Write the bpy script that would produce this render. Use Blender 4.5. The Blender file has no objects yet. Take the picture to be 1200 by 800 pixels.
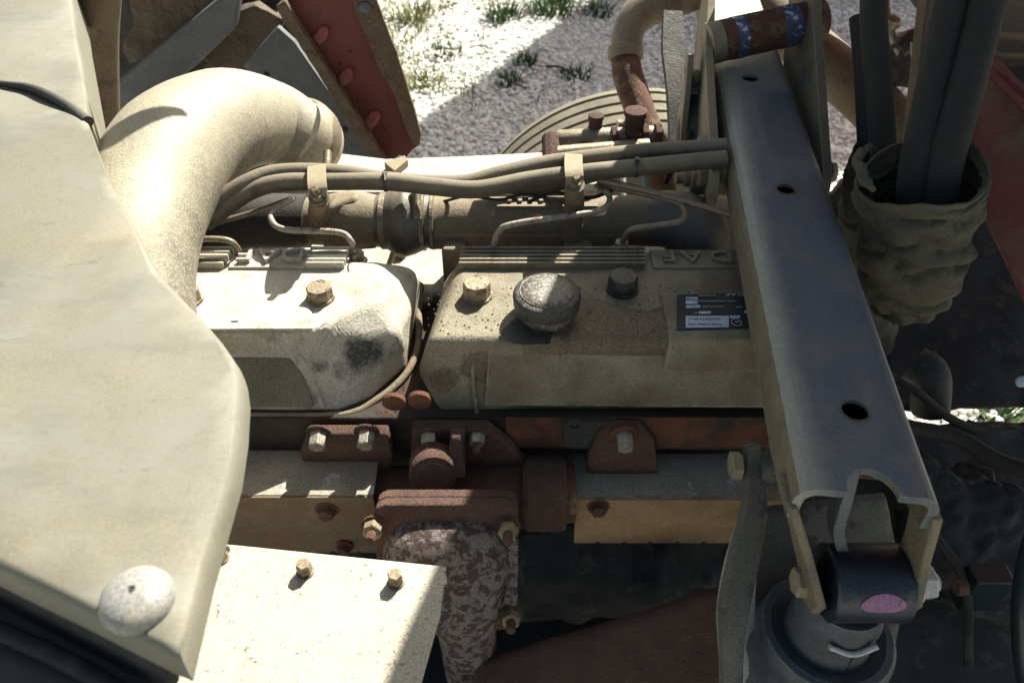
import bpy, bmesh, math, random
from mathutils import Vector, Matrix, noise
R = math.radians
V = Vector
S = bpy.context.scene
COL = S.collection
random.seed(7)

# ------------------------------------------------------------------ camera
CAM = V((0, 0, 1.92)); TH = R(42.0); F = 924.0
cam_d = bpy.data.cameras.new('camera'); cam = bpy.data.objects.new('camera', cam_d); COL.objects.link(cam)
cam.location = CAM; cam.rotation_euler = (R(90) - TH, 0, 0)
cam_d.sensor_width = 36; cam_d.lens = 36 * F / 1200; cam_d.clip_start = .02; cam_d.clip_end = 300
cam_d.dof.use_dof = True; cam_d.dof.focus_distance = 1.0; cam_d.dof.aperture_fstop = 9.0
S.camera = cam

# ------------------------------------------------------------------ world, sun, exposure
SUN_EL, SUN_AZ = 43.0, 30.0
w = bpy.data.worlds.new('World'); S.world = w; w.use_nodes = True
nt = w.node_tree; bg = nt.nodes['Background']
sky = nt.nodes.new('ShaderNodeTexSky'); sky.sky_type = 'NISHITA'; sky.sun_disc = False
sky.air_density = .8; sky.dust_density = 3.0; sky.ozone_density = .6
sky.sun_elevation = R(SUN_EL); sky.sun_rotation = R(SUN_AZ)
tint = nt.nodes.new('ShaderNodeMix'); tint.data_type = 'RGBA'; tint.blend_type = 'MULTIPLY'; tint.inputs[0].default_value = 1
tint.inputs[7].default_value = (.97, .985, .82, 1)      # the camera's warm white balance
nt.links.new(sky.outputs[0], tint.inputs[6]); nt.links.new(tint.outputs[2], bg.inputs[0]); bg.inputs[1].default_value = 0.06
sd = bpy.data.lights.new('sun', 'SUN'); sd.energy = 5.0; sd.angle = R(.5); sd.color = (1, .965, .84)
sun = bpy.data.objects.new('sun', sd); COL.objects.link(sun)
SV = V((math.sin(R(SUN_AZ)) * math.cos(R(SUN_EL)), math.cos(R(SUN_AZ)) * math.cos(R(SUN_EL)), math.sin(R(SUN_EL))))
sun.rotation_euler = SV.to_track_quat('Z', 'Y').to_euler()
S.view_settings.view_transform = 'Standard'; S.view_settings.look = 'None'
S.view_settings.gamma = 1; S.view_settings.exposure = 1.5

# ------------------------------------------------------------------ measuring helpers (points in metres)
FW = V((0, math.cos(TH), -math.sin(TH))); UP = V((0, math.sin(TH), math.cos(TH)))
def ray(px, py): return FW + V((1, 0, 0)) * ((px - 600) / F) - UP * ((py - 400) / F)
def Pd(px, py, d): return CAM + ray(px, py) * d
def Pz(px, py, z): r = ray(px, py); return CAM + r * ((z - CAM.z) / r.z)
def Py(px, py, y): r = ray(px, py); return CAM + r * (y / r.y)
def Px(px, py, x): r = ray(px, py); return CAM + r * (x / r.x)

# ------------------------------------------------------------------ materials
def noise_node(N, L, co, scale, detail=6, rough=.6, dist=0):
    n = N.new('ShaderNodeTexNoise'); n.inputs['Scale'].default_value = scale; n.inputs['Detail'].default_value = detail
    n.inputs['Roughness'].default_value = rough; n.inputs['Distortion'].default_value = dist
    L.new(co, n.inputs['Vector']); return n.outputs['Fac']
def ramp(N, L, src, a, b):
    m = N.new('ShaderNodeMapRange'); m.inputs['From Min'].default_value = a; m.inputs['From Max'].default_value = b
    L.new(src, m.inputs['Value']); return m.outputs[0]
def mix(N, L, fac, c1, c2):
    m = N.new('ShaderNodeMix'); m.data_type = 'RGBA'
    if isinstance(fac, float): m.inputs[0].default_value = fac
    else: L.new(fac, m.inputs[0])
    for i, c in ((6, c1), (7, c2)):
        if isinstance(c, tuple): m.inputs[i].default_value = (*c, 1)
        else: L.new(c, m.inputs[i])
    return m.outputs[2]
def mat(name, base, second=None, patch=None, dust=None, dust_amt=.5, speck=.0, speck_col=(.03, .025, .02), rough=.75, metal=0.0,
        bump=.35, bscale=260, s1=14, s2=30, pa=.55, pb=.62, bdist=.002, speck_scale=650, fine=1.0, wear=None, snoise=.9, sw=.14, stain=None, stain_hi=None, sth=.88, edge=True, smear=None, crack=0):
    m = bpy.data.materials.new(name); m.use_nodes = True; t = m.node_tree; N = t.nodes; L = t.links
    b = N['Principled BSDF']; co = N.new('ShaderNodeTexCoord').outputs['Object']
    second = second or tuple(x * .6 for x in base)
    n1 = noise_node(N, L, co, s1, 8, .65, .3)
    c = mix(N, L, ramp(N, L, n1, .35, .68), base, second)
    nf = noise_node(N, L, co, 420, 3, .6)
    c = mix(N, L, ramp(N, L, nf, .40, .70), c, mix(N, L, .62 * fine, c, tuple(x * .25 for x in base)))
    ng = noise_node(N, L, co, 1100, 2, .6)
    c = mix(N, L, ramp(N, L, ng, .50, .72), c, mix(N, L, .55 * fine, c, tuple(min(1, x * 1.7) for x in base)))
    hts = []
    if patch:
        n2 = noise_node(N, L, co, s2, 7, .7, .2)
        pf = ramp(N, L, n2, pa, pb)
        c = mix(N, L, pf, c, patch); hts.append((pf, .6))
    if smear:
        mp = N.new('ShaderNodeMapping'); mp.inputs['Scale'].default_value = smear[1]; mp.inputs['Rotation'].default_value = (0, 0, .35); L.new(co, mp.inputs['Vector'])
        for kk, (lo_, hi_) in ((1, (.55, .75)), (5.3, (.62, .70))):
            ns = noise_node(N, L, mp.outputs[0], kk, 7, .7)
            c = mix(N, L, ramp(N, L, ns, lo_, hi_), c, smear[0])
    if wear:
        bv = N.new('ShaderNodeBevel'); bv.samples = 4; bv.inputs['Radius'].default_value = wear[1]
        g0 = N.new('ShaderNodeNewGeometry'); dt = N.new('ShaderNodeVectorMath'); dt.operation = 'DOT_PRODUCT'
        L.new(bv.outputs[0], dt.inputs[0]); L.new(g0.outputs['Normal'], dt.inputs[1])
        nw = noise_node(N, L, co, 70, 6, .7)
        wf = ramp(N, L, dt.outputs['Value'], .985, .90)
        mw_ = N.new('ShaderNodeMath'); mw_.operation = 'MULTIPLY'; L.new(wf, mw_.inputs[0]); L.new(ramp(N, L, nw, .42, .58), mw_.inputs[1])
        c = mix(N, L, mw_.outputs[0], c, wear[0])
    if dust:
        g = N.new('ShaderNodeNewGeometry'); sx = N.new('ShaderNodeSeparateXYZ'); L.new(g.outputs['Normal'], sx.inputs[0])
        n3 = noise_node(N, L, co, s1 * 1.7, 6, .65)
        ad = N.new('ShaderNodeMath'); ad.operation = 'MULTIPLY_ADD'; L.new(sx.outputs['Z'], ad.inputs[0]); ad.inputs[1].default_value = .55
        L.new(n3, ad.inputs[2])
        mu = N.new('ShaderNodeMath'); mu.operation = 'MULTIPLY'; L.new(ramp(N, L, ad.outputs[0], .45, .95), mu.inputs[0]); mu.inputs[1].default_value = dust_amt
        c = mix(N, L, mu.outputs[0], c, dust)
    if speck:
        n4 = noise_node(N, L, co, speck_scale, 2, .5)
        sf = ramp(N, L, n4, .68 - speck * .12, .72 - speck * .12)
        n5 = noise_node(N, L, co, 22, 4, .6)
        mu = N.new('ShaderNodeMath'); mu.operation = 'MULTIPLY'; L.new(sf, mu.inputs[0]); L.new(ramp(N, L, n5, .35, .6), mu.inputs[1])
        c = mix(N, L, mu.outputs[0], c, speck_col)
    if stain:
        at = N.new('ShaderNodeAttribute'); at.attribute_name = 'stain'
        n6 = noise_node(N, L, co, 55, 8, .75)
        a6 = N.new('ShaderNodeMath'); a6.operation = 'MULTIPLY_ADD'; L.new(n6, a6.inputs[0]); a6.inputs[1].default_value = snoise; L.new(at.outputs['Fac'], a6.inputs[2])
        s6 = ramp(N, L, a6.outputs[0], sth, sth + sw)
        n7 = noise_node(N, L, co, 330, 3, .6)
        c = mix(N, L, s6, c, mix(N, L, ramp(N, L, n7, .5, .62), stain, stain_hi or tuple(min(1, q * 4) for q in stain))); hts.append((s6, .8))
        e1 = ramp(N, L, a6.outputs[0], sth - .025, sth + .03); e2 = ramp(N, L, a6.outputs[0], sth + .10, sth + .03)
        em_ = N.new('ShaderNodeMath'); em_.operation = 'MULTIPLY'; L.new(e1, em_.inputs[0]); L.new(e2, em_.inputs[1])
        em2 = N.new('ShaderNodeMath'); em2.operation = 'MULTIPLY'; L.new(em_.outputs[0], em2.inputs[0]); em2.inputs[1].default_value = .55 if edge else 0
        c = mix(N, L, em2.outputs[0], c, (.02, .016, .012))
    if crack:
        vo = N.new('ShaderNodeTexVoronoi'); vo.feature = 'DISTANCE_TO_EDGE'; vo.inputs['Scale'].default_value = crack
        nn = N.new('ShaderNodeTexNoise'); nn.inputs['Scale'].default_value = 25; L.new(co, nn.inputs['Vector'])
        va = N.new('ShaderNodeVectorMath'); va.operation = 'MULTIPLY_ADD'; L.new(nn.outputs['Color'], va.inputs[0]); va.inputs[1].default_value = (.16,) * 3; L.new(co, va.inputs[2])
        L.new(va.outputs[0], vo.inputs['Vector'])
        cf = ramp(N, L, vo.outputs['Distance'], .0, .06)
        c = mix(N, L, cf, (.012, .01, .008), c); hts.append((cf, 1.2))
    L.new(c, b.inputs['Base Color'])
    b.inputs['Metallic'].default_value = metal
    rr = N.new('ShaderNodeMapRange'); L.new(n1, rr.inputs['Value']); rr.inputs['From Min'].default_value = .3; rr.inputs['From Max'].default_value = .7
    rr.inputs['To Min'].default_value = max(.05, rough - .14); rr.inputs['To Max'].default_value = min(1, rough + .14)
    L.new(rr.outputs[0], b.inputs['Roughness'])
    h = noise_node(N, L, co, bscale, 5, .65)
    h2 = noise_node(N, L, co, bscale * .12, 4, .6)
    a = N.new('ShaderNodeMath'); a.operation = 'MULTIPLY_ADD'; L.new(h2, a.inputs[0]); a.inputs[1].default_value = 1.6; L.new(h, a.inputs[2]); hh = a.outputs[0]
    for f, k in hts:
        a = N.new('ShaderNodeMath'); a.operation = 'MULTIPLY_ADD'; L.new(f, a.inputs[0]); a.inputs[1].default_value = k; L.new(hh, a.inputs[2]); hh = a.outputs[0]
    bp = N.new('ShaderNodeBump'); bp.inputs['Strength'].default_value = bump; bp.inputs['Distance'].default_value = bdist
    L.new(hh, bp.inputs['Height']); L.new(bp.outputs[0], b.inputs['Normal'])
    return m
DUST = (.22, .18, .12)
M = dict(
    panel=mat('dusty_pale_plastic', (.190, .172, .124), (.140, .136, .106), (.178, .174, .150), s1=5, s2=11, pa=.42, pb=.72, rough=.7, bump=.10, bscale=160, smear=((.115, .112, .092), (4, 11, 8)), fine=.5, stain=(.125, .11, .08), stain_hi=(.145, .132, .10), sth=.62, sw=.2, snoise=1.05, edge=False),
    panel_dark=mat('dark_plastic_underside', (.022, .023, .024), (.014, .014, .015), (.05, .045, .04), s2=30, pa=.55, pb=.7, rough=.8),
    rubber=mat('black_rubber', (.018, .018, .018), (.03, .028, .026), rough=.6, bump=.3, dust=(.12, .11, .09), dust_amt=.35),
    hose=mat('dusty_rubber_hose', (.055, .045, .034), (.10, .08, .055), (.03, .026, .02), s2=50, pa=.6, pb=.7, dust=(.24, .20, .14), dust_amt=.6, rough=.8, bump=.3),
    bellow=mat('dark_bellow_rubber', (.035, .03, .026), (.06, .05, .04), dust=(.20, .17, .125), dust_amt=.6, rough=.55, bump=.3),
    hose_dk=mat('black_hose', (.012, .012, .012), (.022, .021, .018), (.085, .078, .05), s2=9, rough=.85, bump=.25, pa=.55, pb=.75),
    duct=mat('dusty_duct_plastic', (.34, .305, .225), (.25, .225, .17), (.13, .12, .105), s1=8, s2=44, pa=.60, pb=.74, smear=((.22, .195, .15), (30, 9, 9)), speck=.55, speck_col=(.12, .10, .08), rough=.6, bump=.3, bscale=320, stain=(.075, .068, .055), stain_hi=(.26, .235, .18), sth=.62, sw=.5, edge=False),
    castL=mat('cast_aluminium_pale', (.50, .46, .38), (.38, .34, .27), (.20, .16, .115), s1=20, s2=26, pa=.56, pb=.72, speck=.3, speck_col=(.09, .075, .06), rough=.7, bump=.5, bscale=330, stain=(.035, .032, .03), stain_hi=(.12, .105, .085), sth=.80, sw=.32, edge=False),  # brighter alloy copy: its sunlight is put into the colour
    castG=mat('cast_recess_grimy', (.19, .17, .12), (.12, .11, .08), (.17, .145, .10), s1=12, s2=24, pa=.58, pb=.7, speck=.3, rough=.75, bump=.4, bscale=330),  # shade of the front face put into this darker tone
    castR=mat('cast_aluminium_grimy', (.27, .23, .16), (.135, .12, .085), (.14, .09, .05), s1=13, s2=7, pa=.46, pb=.66, smear=((.17, .14, .095), (14, 30, 40)), wear=((.34, .30, .22), .005), speck=.5, speck_col=(.07, .06, .048), rough=.75, bump=.7, bscale=420, stain=(.12, .085, .055), stain_hi=(.19, .145, .095), sth=.66, sw=.22),  # darker alloy copy: shade put into the colour, real grime on top
    castD=mat('cast_dark_oily', (.045, .04, .036), (.025, .024, .023), (.09, .075, .06), s1=60, s2=130, rough=.45, bump=.9, bscale=300, pa=.55, pb=.62),  # oil black that also paints the filler cap's shadow
    manif=mat('intake_cast_tan', (.17, .125, .08), (.105, .08, .055), (.06, .045, .035), s1=18, s2=70, pa=.6, pb=.7, dust=DUST, dust_amt=.7, speck=.5, rough=.75, bump=.5, bscale=300),
    castO=mat('oily_dark_casting', (.035, .03, .025), (.022, .02, .017), (.07, .055, .04), s2=40, pa=.58, pb=.7, rough=.7, bump=.5),  # also paints the manifold's shade below the duct
    manifD=mat('intake_cast_dark', (.09, .085, .085), (.06, .055, .05), dust=(.16, .14, .12), dust_amt=.6, rough=.6, bump=.5),
    tan=mat('dusty_tan_paint', (.24, .195, .125), (.16, .13, .085), (.08, .06, .045), wear=((.34, .30, .24), .003), s2=40, pa=.62, pb=.7, dust=DUST, dust_amt=.5, rough=.8),
    steel=mat('dusty_steel', (.34, .31, .26), (.20, .17, .13), (.14, .07, .035), s1=60, s2=80, metal=.35, rough=.5, speck=.3),
    clamp=mat('clamp_steel', (.24, .20, .155), (.14, .11, .08), (.11, .06, .03), s1=70, s2=60, metal=.4, rough=.5, dust=DUST, dust_amt=.6),
    rust=mat('rusty_cast_iron', (.125, .062, .045), (.07, .036, .03), (.22, .13, .09), s1=50, s2=420, pa=.5, pb=.66, rough=.95, bump=1.0, bscale=420, bdist=.003),
    rustO=mat('orange_rust', (.15, .05, .022), (.06, .028, .018), (.025, .02, .017), s1=10, s2=18, pa=.48, pb=.66, rough=.95, bump=.8, bscale=350),
    peel=mat('peeling_heat_paint', (.20, .165, .155), (.12, .095, .09), (.06, .032, .027), s1=22, s2=80, pa=.50, pb=.54, rough=.85, bump=.9, bscale=250, bdist=.003),
    headm=mat('oily_brown_head', (.035, .024, .018), (.02, .015, .012), (.085, .035, .018), s1=12, s2=14, pa=.55, pb=.75, rough=.85, bump=.8),  # near-black brown with redder patches
    shieldT=mat('grey_shield_sheet', (.34, .30, .245), (.24, .21, .17), (.42, .41, .40), s1=16, s2=24, pa=.60, pb=.64, wear=((.13, .07, .035), .005), metal=.1, rough=.65, speck=.4, speck_col=(.07, .04, .02)),
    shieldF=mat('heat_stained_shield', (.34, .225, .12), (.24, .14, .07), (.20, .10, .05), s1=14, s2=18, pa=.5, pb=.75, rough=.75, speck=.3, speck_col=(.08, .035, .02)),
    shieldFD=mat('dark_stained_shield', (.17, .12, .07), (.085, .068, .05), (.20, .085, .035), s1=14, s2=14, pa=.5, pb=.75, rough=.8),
    plate=mat('bare_aluminium_plate', (.46, .42, .34), (.36, .325, .26), (.33, .26, .17), s1=12, s2=26, pa=.6, pb=.75, rough=.55, speck=.35, speck_scale=240, speck_col=(.14, .09, .06), bump=.3),
    beam=mat('blue_grey_beam_paint', (.080, .106, .134), (.058, .077, .100), (.125, .128, .115), s1=7, s2=15, pa=.48, pb=.78, rough=.55, bump=.4, bscale=200, speck=.3, speck_col=(.2, .17, .12), stain=(.22, .22, .185), stain_hi=(.28, .27, .22), sth=.50, sw=.55, snoise=.55, edge=False, wear=((.20, .18, .14), .004), smear=((.12, .118, .11), (26, 5, 8))),
    beamD=mat('dusty_beam_side', (.17, .14, .085), (.11, .095, .07), (.075, .08, .085), wear=((.26, .24, .2), .003), s1=22, s2=14, pa=.52, pb=.7, rough=.8, bump=.4, speck=.3),
    dkgrey=mat('dark_grey_steel', (.10, .11, .125), (.065, .07, .08), (.15, .13, .11), s1=10, s2=26, pa=.6, pb=.7, rough=.6, speck=.3, speck_col=(.2, .17, .13)),
    grease=mat('caked_greasy_mud', (.115, .085, .055), (.06, .047, .035), s1=14, rough=.8, bump=1, bscale=90, bdist=.006, smear=((.045, .036, .026), (8, 30, 30))),
    red=mat('faded_red_paint', (.155, .026, .019), (.10, .022, .016), (.19, .075, .06), s1=7, s2=16, pa=.58, pb=.75, rough=.6, speck=.4, speck_col=(.07, .03, .02), bump=.25),
    redD=mat('dusty_red_paint', (.25, .05, .04), (.20, .08, .062), (.20, .14, .10), s1=5, s2=8, pa=.5, pb=.7, rough=.75, bump=.2),
    angle=mat('mud_on_rusty_angle', (.17, .12, .075), (.09, .06, .04), (.28, .17, .08), s1=30, s2=60, pa=.55, pb=.65, rough=.95, bump=1, bscale=200, bdist=.004),
    dark=mat('oily_black_metal', (.022, .022, .022), (.012, .012, .012), (.045, .04, .035), s1=12, s2=22, rough=.7, bump=.6),  # also carries the bay's deep shade on the backing pieces
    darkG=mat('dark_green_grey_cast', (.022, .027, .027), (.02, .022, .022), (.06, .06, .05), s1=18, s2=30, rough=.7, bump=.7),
    green=mat('grimy_bracket_grey', (.12, .115, .09), (.07, .07, .06), (.045, .042, .04), s1=14, s2=26, pa=.56, pb=.62, rough=.75, bump=.5, speck=.5),
    canvas=mat('dirty_canvas', (.10, .09, .06), (.055, .05, .037), (.04, .036, .028), s1=12, s2=14, pa=.55, pb=.75, rough=1, bump=.7, bscale=500, speck=.3),
    canvasD=mat('dark_canvas', (.075, .068, .055), (.045, .042, .036), s1=14, rough=1, bump=.7, bscale=400),
    khaki=mat('khaki_paint', (.16, .115, .07), (.11, .08, .05), (.08, .055, .04), s1=8, s2=20, rough=.8, bump=.2),
    rustpipe=mat('rusty_pipe', (.13, .05, .028), (.065, .032, .022), (.19, .13, .08), s1=26, s2=40, pa=.50, pb=.64, rough=.95, bump=.9, bscale=300),
    khpipe=mat('khaki_dusty_pipe', (.25, .20, .135), (.18, .14, .09), s1=12, rough=.8, bump=.3, speck=.2),
    black=mat('black_cap_plastic', (.024, .024, .026), (.04, .037, .034), (.16, .14, .11), s1=90, s2=170, pa=.58, pb=.66, rough=.42, bump=.5, bscale=420),
    capd=mat('dusty_cap_top', (.045, .038, .033), (.12, .10, .08), (.26, .22, .17), s1=90, s2=260, pa=.5, pb=.6, rough=.42, bump=.25, bscale=420),
    brass=mat('plug_steel', (.27, .215, .14), (.17, .13, .09), (.09, .06, .04), s1=60, s2=80, rough=.6, metal=.3, bump=.5),
    knob=mat('pale_plastic_button', (.27, .265, .25), (.22, .215, .20), (.31, .28, .21), s1=40, s2=40, rough=.45, bump=.2),
    platebk=mat('black_data_plate', (.008, .013, .020), (.012, .017, .024), rough=.7, bump=.1),
    sticker=mat('pale_sticker', (.40, .50, .62), (.34, .43, .54), rough=.5, bump=.05),
    bushing=mat('worn_dark_bushing', (.022, .028, .040), (.04, .05, .068), (.06, .045, .03), s1=14, s2=30, rough=.35, metal=.4, bump=.3),
    pink=mat('pink_paint_dab', (.27, .115, .24), (.20, .09, .18), (.07, .05, .07), s2=120, pa=.6, pb=.66, s1=30, rough=.6, bump=.1),
    blue=mat('chipped_blue_paint', (.05, .08, .22), (.08, .055, .04), (.48, .48, .52), s1=90, s2=70, pa=.55, pb=.60, rough=.5),
    bluegrey=mat('blue_grey_dusty_cup', (.060, .072, .085), (.03, .036, .042), (.10, .095, .075), s1=20, s2=26, pa=.54, pb=.70, smear=((.025, .025, .024), (20, 20, 6)), wear=((.17, .18, .18), .004), rough=.55, bump=.4),
    nutpale=mat('pale_galvanised_nut', (.40, .40, .39), (.32, .32, .31), rough=.5, metal=.2, bump=.2),
    tyre=mat('dusty_tyre_rubber', (.17, .15, .11), (.11, .098, .075), (.16, .14, .11), s1=14, s2=40, pa=.55, pb=.7, rough=.95, bump=.6),
    tyreD=mat('tyre_groove', (.045, .04, .035), rough=.95),
    teal=mat('teal_cable_sheath', (.010, .022, .026), (.008, .015, .018), rough=.4, bump=.1),
    letter=mat('white_print', (.5, .52, .54), rough=.5, bump=.05),
    letterD=mat('dark_print', (.03, .035, .05), rough=.5, bump=.05),
    dgreen=mat('weed_leaf', (.060, .115, .028), (.035, .075, .02), rough=.7, bump=.1),
    ygreen=mat('yellow_green_grass', (.20, .23, .05), (.12, .16, .04), rough=.7, bump=.1),
    straw=mat('dry_stem', (.30, .24, .14), (.2, .15, .09), rough=.9, bump=.2),
    cab=mat('faded_cab_paint', (.30, .06, .045), (.22, .05, .04), rough=.5),
    lorry=mat('grey_trailer_side', (.28, .28, .27), (.2, .2, .2), rough=.6),
)
def pebble_mat():
    m = bpy.data.materials.new('limestone_chippings'); m.use_nodes = True; N = m.node_tree.nodes; L = m.node_tree.links
    b = N['Principled BSDF']; a = N.new('ShaderNodeAttribute'); a.attribute_name = 'tone'
    co = N.new('ShaderNodeTexCoord').outputs['Object']
    c = mix(N, L, a.outputs['Fac'], (.50, .48, .44), (.90, .88, .83))
    n = noise_node(N, L, co, 60, 5, .6)
    c = mix(N, L, ramp(N, L, n, .55, .8), c, (.24, .21, .17))
    L.new(c, b.inputs['Base Color']); b.inputs['Roughness'].default_value = .9; return m
def soil_mat():
    m = bpy.data.materials.new('gravel_bed'); m.use_nodes = True; N = m.node_tree.nodes; L = m.node_tree.links
    b = N['Principled BSDF']; co = N.new('ShaderNodeTexCoord').outputs['Object']
    vo = N.new('ShaderNodeTexVoronoi'); vo.inputs['Scale'].default_value = 34; L.new(co, vo.inputs['Vector'])
    n = noise_node(N, L, co, 3, 6, .6)
    c = mix(N, L, ramp(N, L, vo.outputs['Distance'], .1, .6), (.78, .77, .73), (.46, .44, .39))
    c = mix(N, L, ramp(N, L, n, .55, .75), c, (.17, .15, .08))
    L.new(c, b.inputs['Base Color']); b.inputs['Roughness'].default_value = .95
    bp = N.new('ShaderNodeBump'); bp.inputs['Distance'].default_value = .02; bp.invert = True; L.new(vo.outputs['Distance'], bp.inputs['Height']); L.new(bp.outputs[0], b.inputs['Normal'])
    return m
M['pebble'] = pebble_mat(); M['soil'] = soil_mat()

# ------------------------------------------------------------------ object helpers
WLOC = {}
def tag(o, label=None, cat=None, group=None, kind=None):
    if label: o['label'] = label
    if cat: o['category'] = cat
    if group: o['group'] = group
    if kind: o['kind'] = kind
    return o
def thing(name, loc, label, cat, group=None):
    o = bpy.data.objects.new(name, None); o.empty_display_size = .03; COL.objects.link(o)
    o.location = loc; WLOC[o.name] = V(loc); return tag(o, label, cat, group)
def mk(name, verts, faces, m, parent=None, smooth=True, bevel=0, bseg=2, base=False, angle=38):
    verts = [V(v) for v in verts]
    lo = V([min(v[i] for v in verts) for i in range(3)]); hi = V([max(v[i] for v in verts) for i in range(3)])
    c = (lo + hi) / 2
    if parent is None: c.z = lo.z
    me = bpy.data.meshes.new(name); me.from_pydata([v - c for v in verts], [], faces); me.validate()
    bm = bmesh.new(); bm.from_mesh(me); bmesh.ops.recalc_face_normals(bm, faces=bm.faces); bm.to_mesh(me); bm.free()
    if isinstance(m, str): m = M[m]
    me.materials.append(m)
    if smooth:
        me.polygons.foreach_set('use_smooth', [True] * len(me.polygons)); me.set_sharp_from_angle(angle=R(angle))
    o = bpy.data.objects.new(name, me); COL.objects.link(o)
    if parent is not None:
        o.parent = parent; o.location = c - WLOC[parent.name]
    else: o.location = c
    WLOC[o.name] = c
    if bevel:
        b = o.modifiers.new('bevel', 'BEVEL'); b.width = bevel; b.segments = bseg; b.limit_method = 'ANGLE'; b.angle_limit = R(30); b.harden_normals = smooth
    return o
def bake(o, extra=None):
    dg = bpy.context.evaluated_depsgraph_get(); me = bpy.data.meshes.new_from_object(o.evaluated_get(dg)); o.modifiers.clear(); o.data = me; return o
def loft(loops, close_ends=True, closed=True):
    n = len(loops[0]); vs = [p for l in loops for p in l]; fs = []
    for i in range(len(loops) - 1):
        for j in range(n if closed else n - 1):
            k = (j + 1) % n
            fs.append((i * n + j, i * n + k, (i + 1) * n + k, (i + 1) * n + j))
    if close_ends: fs.append(tuple(range(n))[::-1]); fs.append(tuple((len(loops) - 1) * n + j for j in range(n)))
    return vs, fs
def spline(pts, rad, k):
    P = [V(p) for p in pts]
    if len(P) == 2 or k <= 1: return P, list(rad)
    out, ro = [], []
    for i in range(len(P) - 1):
        p0 = P[i - 1] if i else P[0] * 2 - P[1]; p1 = P[i]; p2 = P[i + 1]; p3 = P[i + 2] if i + 2 < len(P) else P[-1] * 2 - P[-2]
        for s in range(k):
            t = s / k
            out.append(.5 * ((2 * p1) + (p2 - p0) * t + (2 * p0 - 5 * p1 + 4 * p2 - p3) * t * t + (3 * p1 - p0 - 3 * p2 + p3) * t ** 3))
            ro.append(rad[i] * (1 - t) + rad[i + 1] * t)
    out.append(P[-1]); ro.append(rad[-1]); return out, ro
def frames(path, up=None):
    fr = []; nrm = None
    for i, p in enumerate(path):
        t = (path[min(i + 1, len(path) - 1)] - path[max(i - 1, 0)]).normalized()
        if nrm is None:
            u = V(up) if up else (V((0, 0, 1)) if abs(t.z) < .9 else V((0, 1, 0)))
            nrm = (u - t * u.dot(t)).normalized()
        else:
            nrm = (nrm - t * nrm.dot(t)).normalized()
        fr.append((p, t, nrm, t.cross(nrm)))
    return fr
def tube(name, pts, r, m, parent=None, seg=14, k=6, wob=0, hollow=0, bevel=0):
    rad = r if isinstance(r, (list, tuple)) else [r] * len(pts)
    path, rad = spline(pts, rad, k); loops = []
    for (p, t, n, b), q in zip(frames(path), rad):
        l = []
        for j in range(seg):
            a = 2 * math.pi * j / seg; d = n * math.cos(a) + b * math.sin(a); pt = p + d * q
            if wob: pt += d * wob * noise.noise(pt * (9 if q > .03 else 30))
            l.append(pt)
        loops.append(l)
    if hollow:
        fr = frames(path); inner = []
        for (p, t, n, b), q in list(zip(fr, rad))[::-1]:
            inner.append([p + (n * math.cos(2 * math.pi * j / seg) + b * math.sin(2 * math.pi * j / seg)) * (q - hollow) for j in range(seg)])
        vs, fs = loft(loops + inner + [loops[0]], False)
    else: vs, fs = loft(loops)
    return mk(name, vs, fs, m, parent, bevel=bevel)
def strip(name, pts, width, thick, m, parent=None, up=(0, 0, 1), k=1, bevel=.0008):
    wd = width if isinstance(width, (list, tuple)) else [width] * len(pts)
    path, wd = spline(pts, wd, k); loops = []
    for (p, t, n, b), q in zip(frames(path, up), wd):
        loops.append([p + b * q / 2 + n * thick / 2, p - b * q / 2 + n * thick / 2, p - b * q / 2 - n * thick / 2, p + b * q / 2 - n * thick / 2])
    vs, fs = loft(loops); return mk(name, vs, fs, m, parent, bevel=bevel)
def prism(name, pts, vec, m, parent=None, bevel=.001, bseg=2, **kw):
    vs, fs = loft([[V(p) for p in pts], [V(p) + V(vec) for p in pts]]); return mk(name, vs, fs, m, parent, bevel=bevel, bseg=bseg, **kw)
def axes(axis):
    z = V(axis).normalized(); x = (V((1, 0, 0)) if abs(z.x) < .9 else V((0, 1, 0))); x = (x - z * x.dot(z)).normalized(); return x, z.cross(x), z
def lathe(name, prof, base, axis, m, parent=None, seg=28, knurl=0, bevel=0, angle=38):
    x, y, z = axes(axis); base = V(base); loops = []
    for r, h in prof:
        l = []
        for j in range(seg):
            a = 2 * math.pi * j / seg; q = max(r, .00005)
            if knurl and j % 2: q *= 1 - knurl
            l.append(base + z * h + (x * math.cos(a) + y * math.sin(a)) * q)
        loops.append(l)
    vs, fs = loft(loops); return mk(name, vs, fs, m, parent, bevel=bevel, angle=angle)
def hexa(name, r, h, base, axis, m, parent=None, rot=.3, bevel=.0008):
    x, y, z = axes(axis); base = V(base)
    def lp(q, hh): return [base + z * hh + (x * math.cos(rot + math.pi * j / 3) + y * math.sin(rot + math.pi * j / 3)) * q for j in range(6)]
    vs, fs = loft([lp(r, 0), lp(r, h * .86), lp(r * .9, h)]); return mk(name, vs, fs, m, parent, bevel=bevel)
def bolt(base, axis, r, h, m, parent, stud=0, washer=1.35, label=None, mw=None, name='bolt'):
    """bolt > washer, stud (a part with sub-parts)"""
    o = hexa(name, r, h, V(base) + V(axis).normalized() * (r * .25 if washer else 0), axis, m, parent, rot=random.random())
    if label: o['label'] = label
    if washer: lathe('washer', [(r * washer * .98, 0), (r * washer, r * .12), (r * washer * .97, r * .25), (r * .5, r * .26)], base, axis, mw or m, o, 18)
    if stud: lathe('stud', [(r * .5, 0), (r * .5, stud * .9), (r * .4, stud)], V(base) + V(axis).normalized() * (h + r * .2), axis, mw or m, o, 12)
    return o
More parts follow.
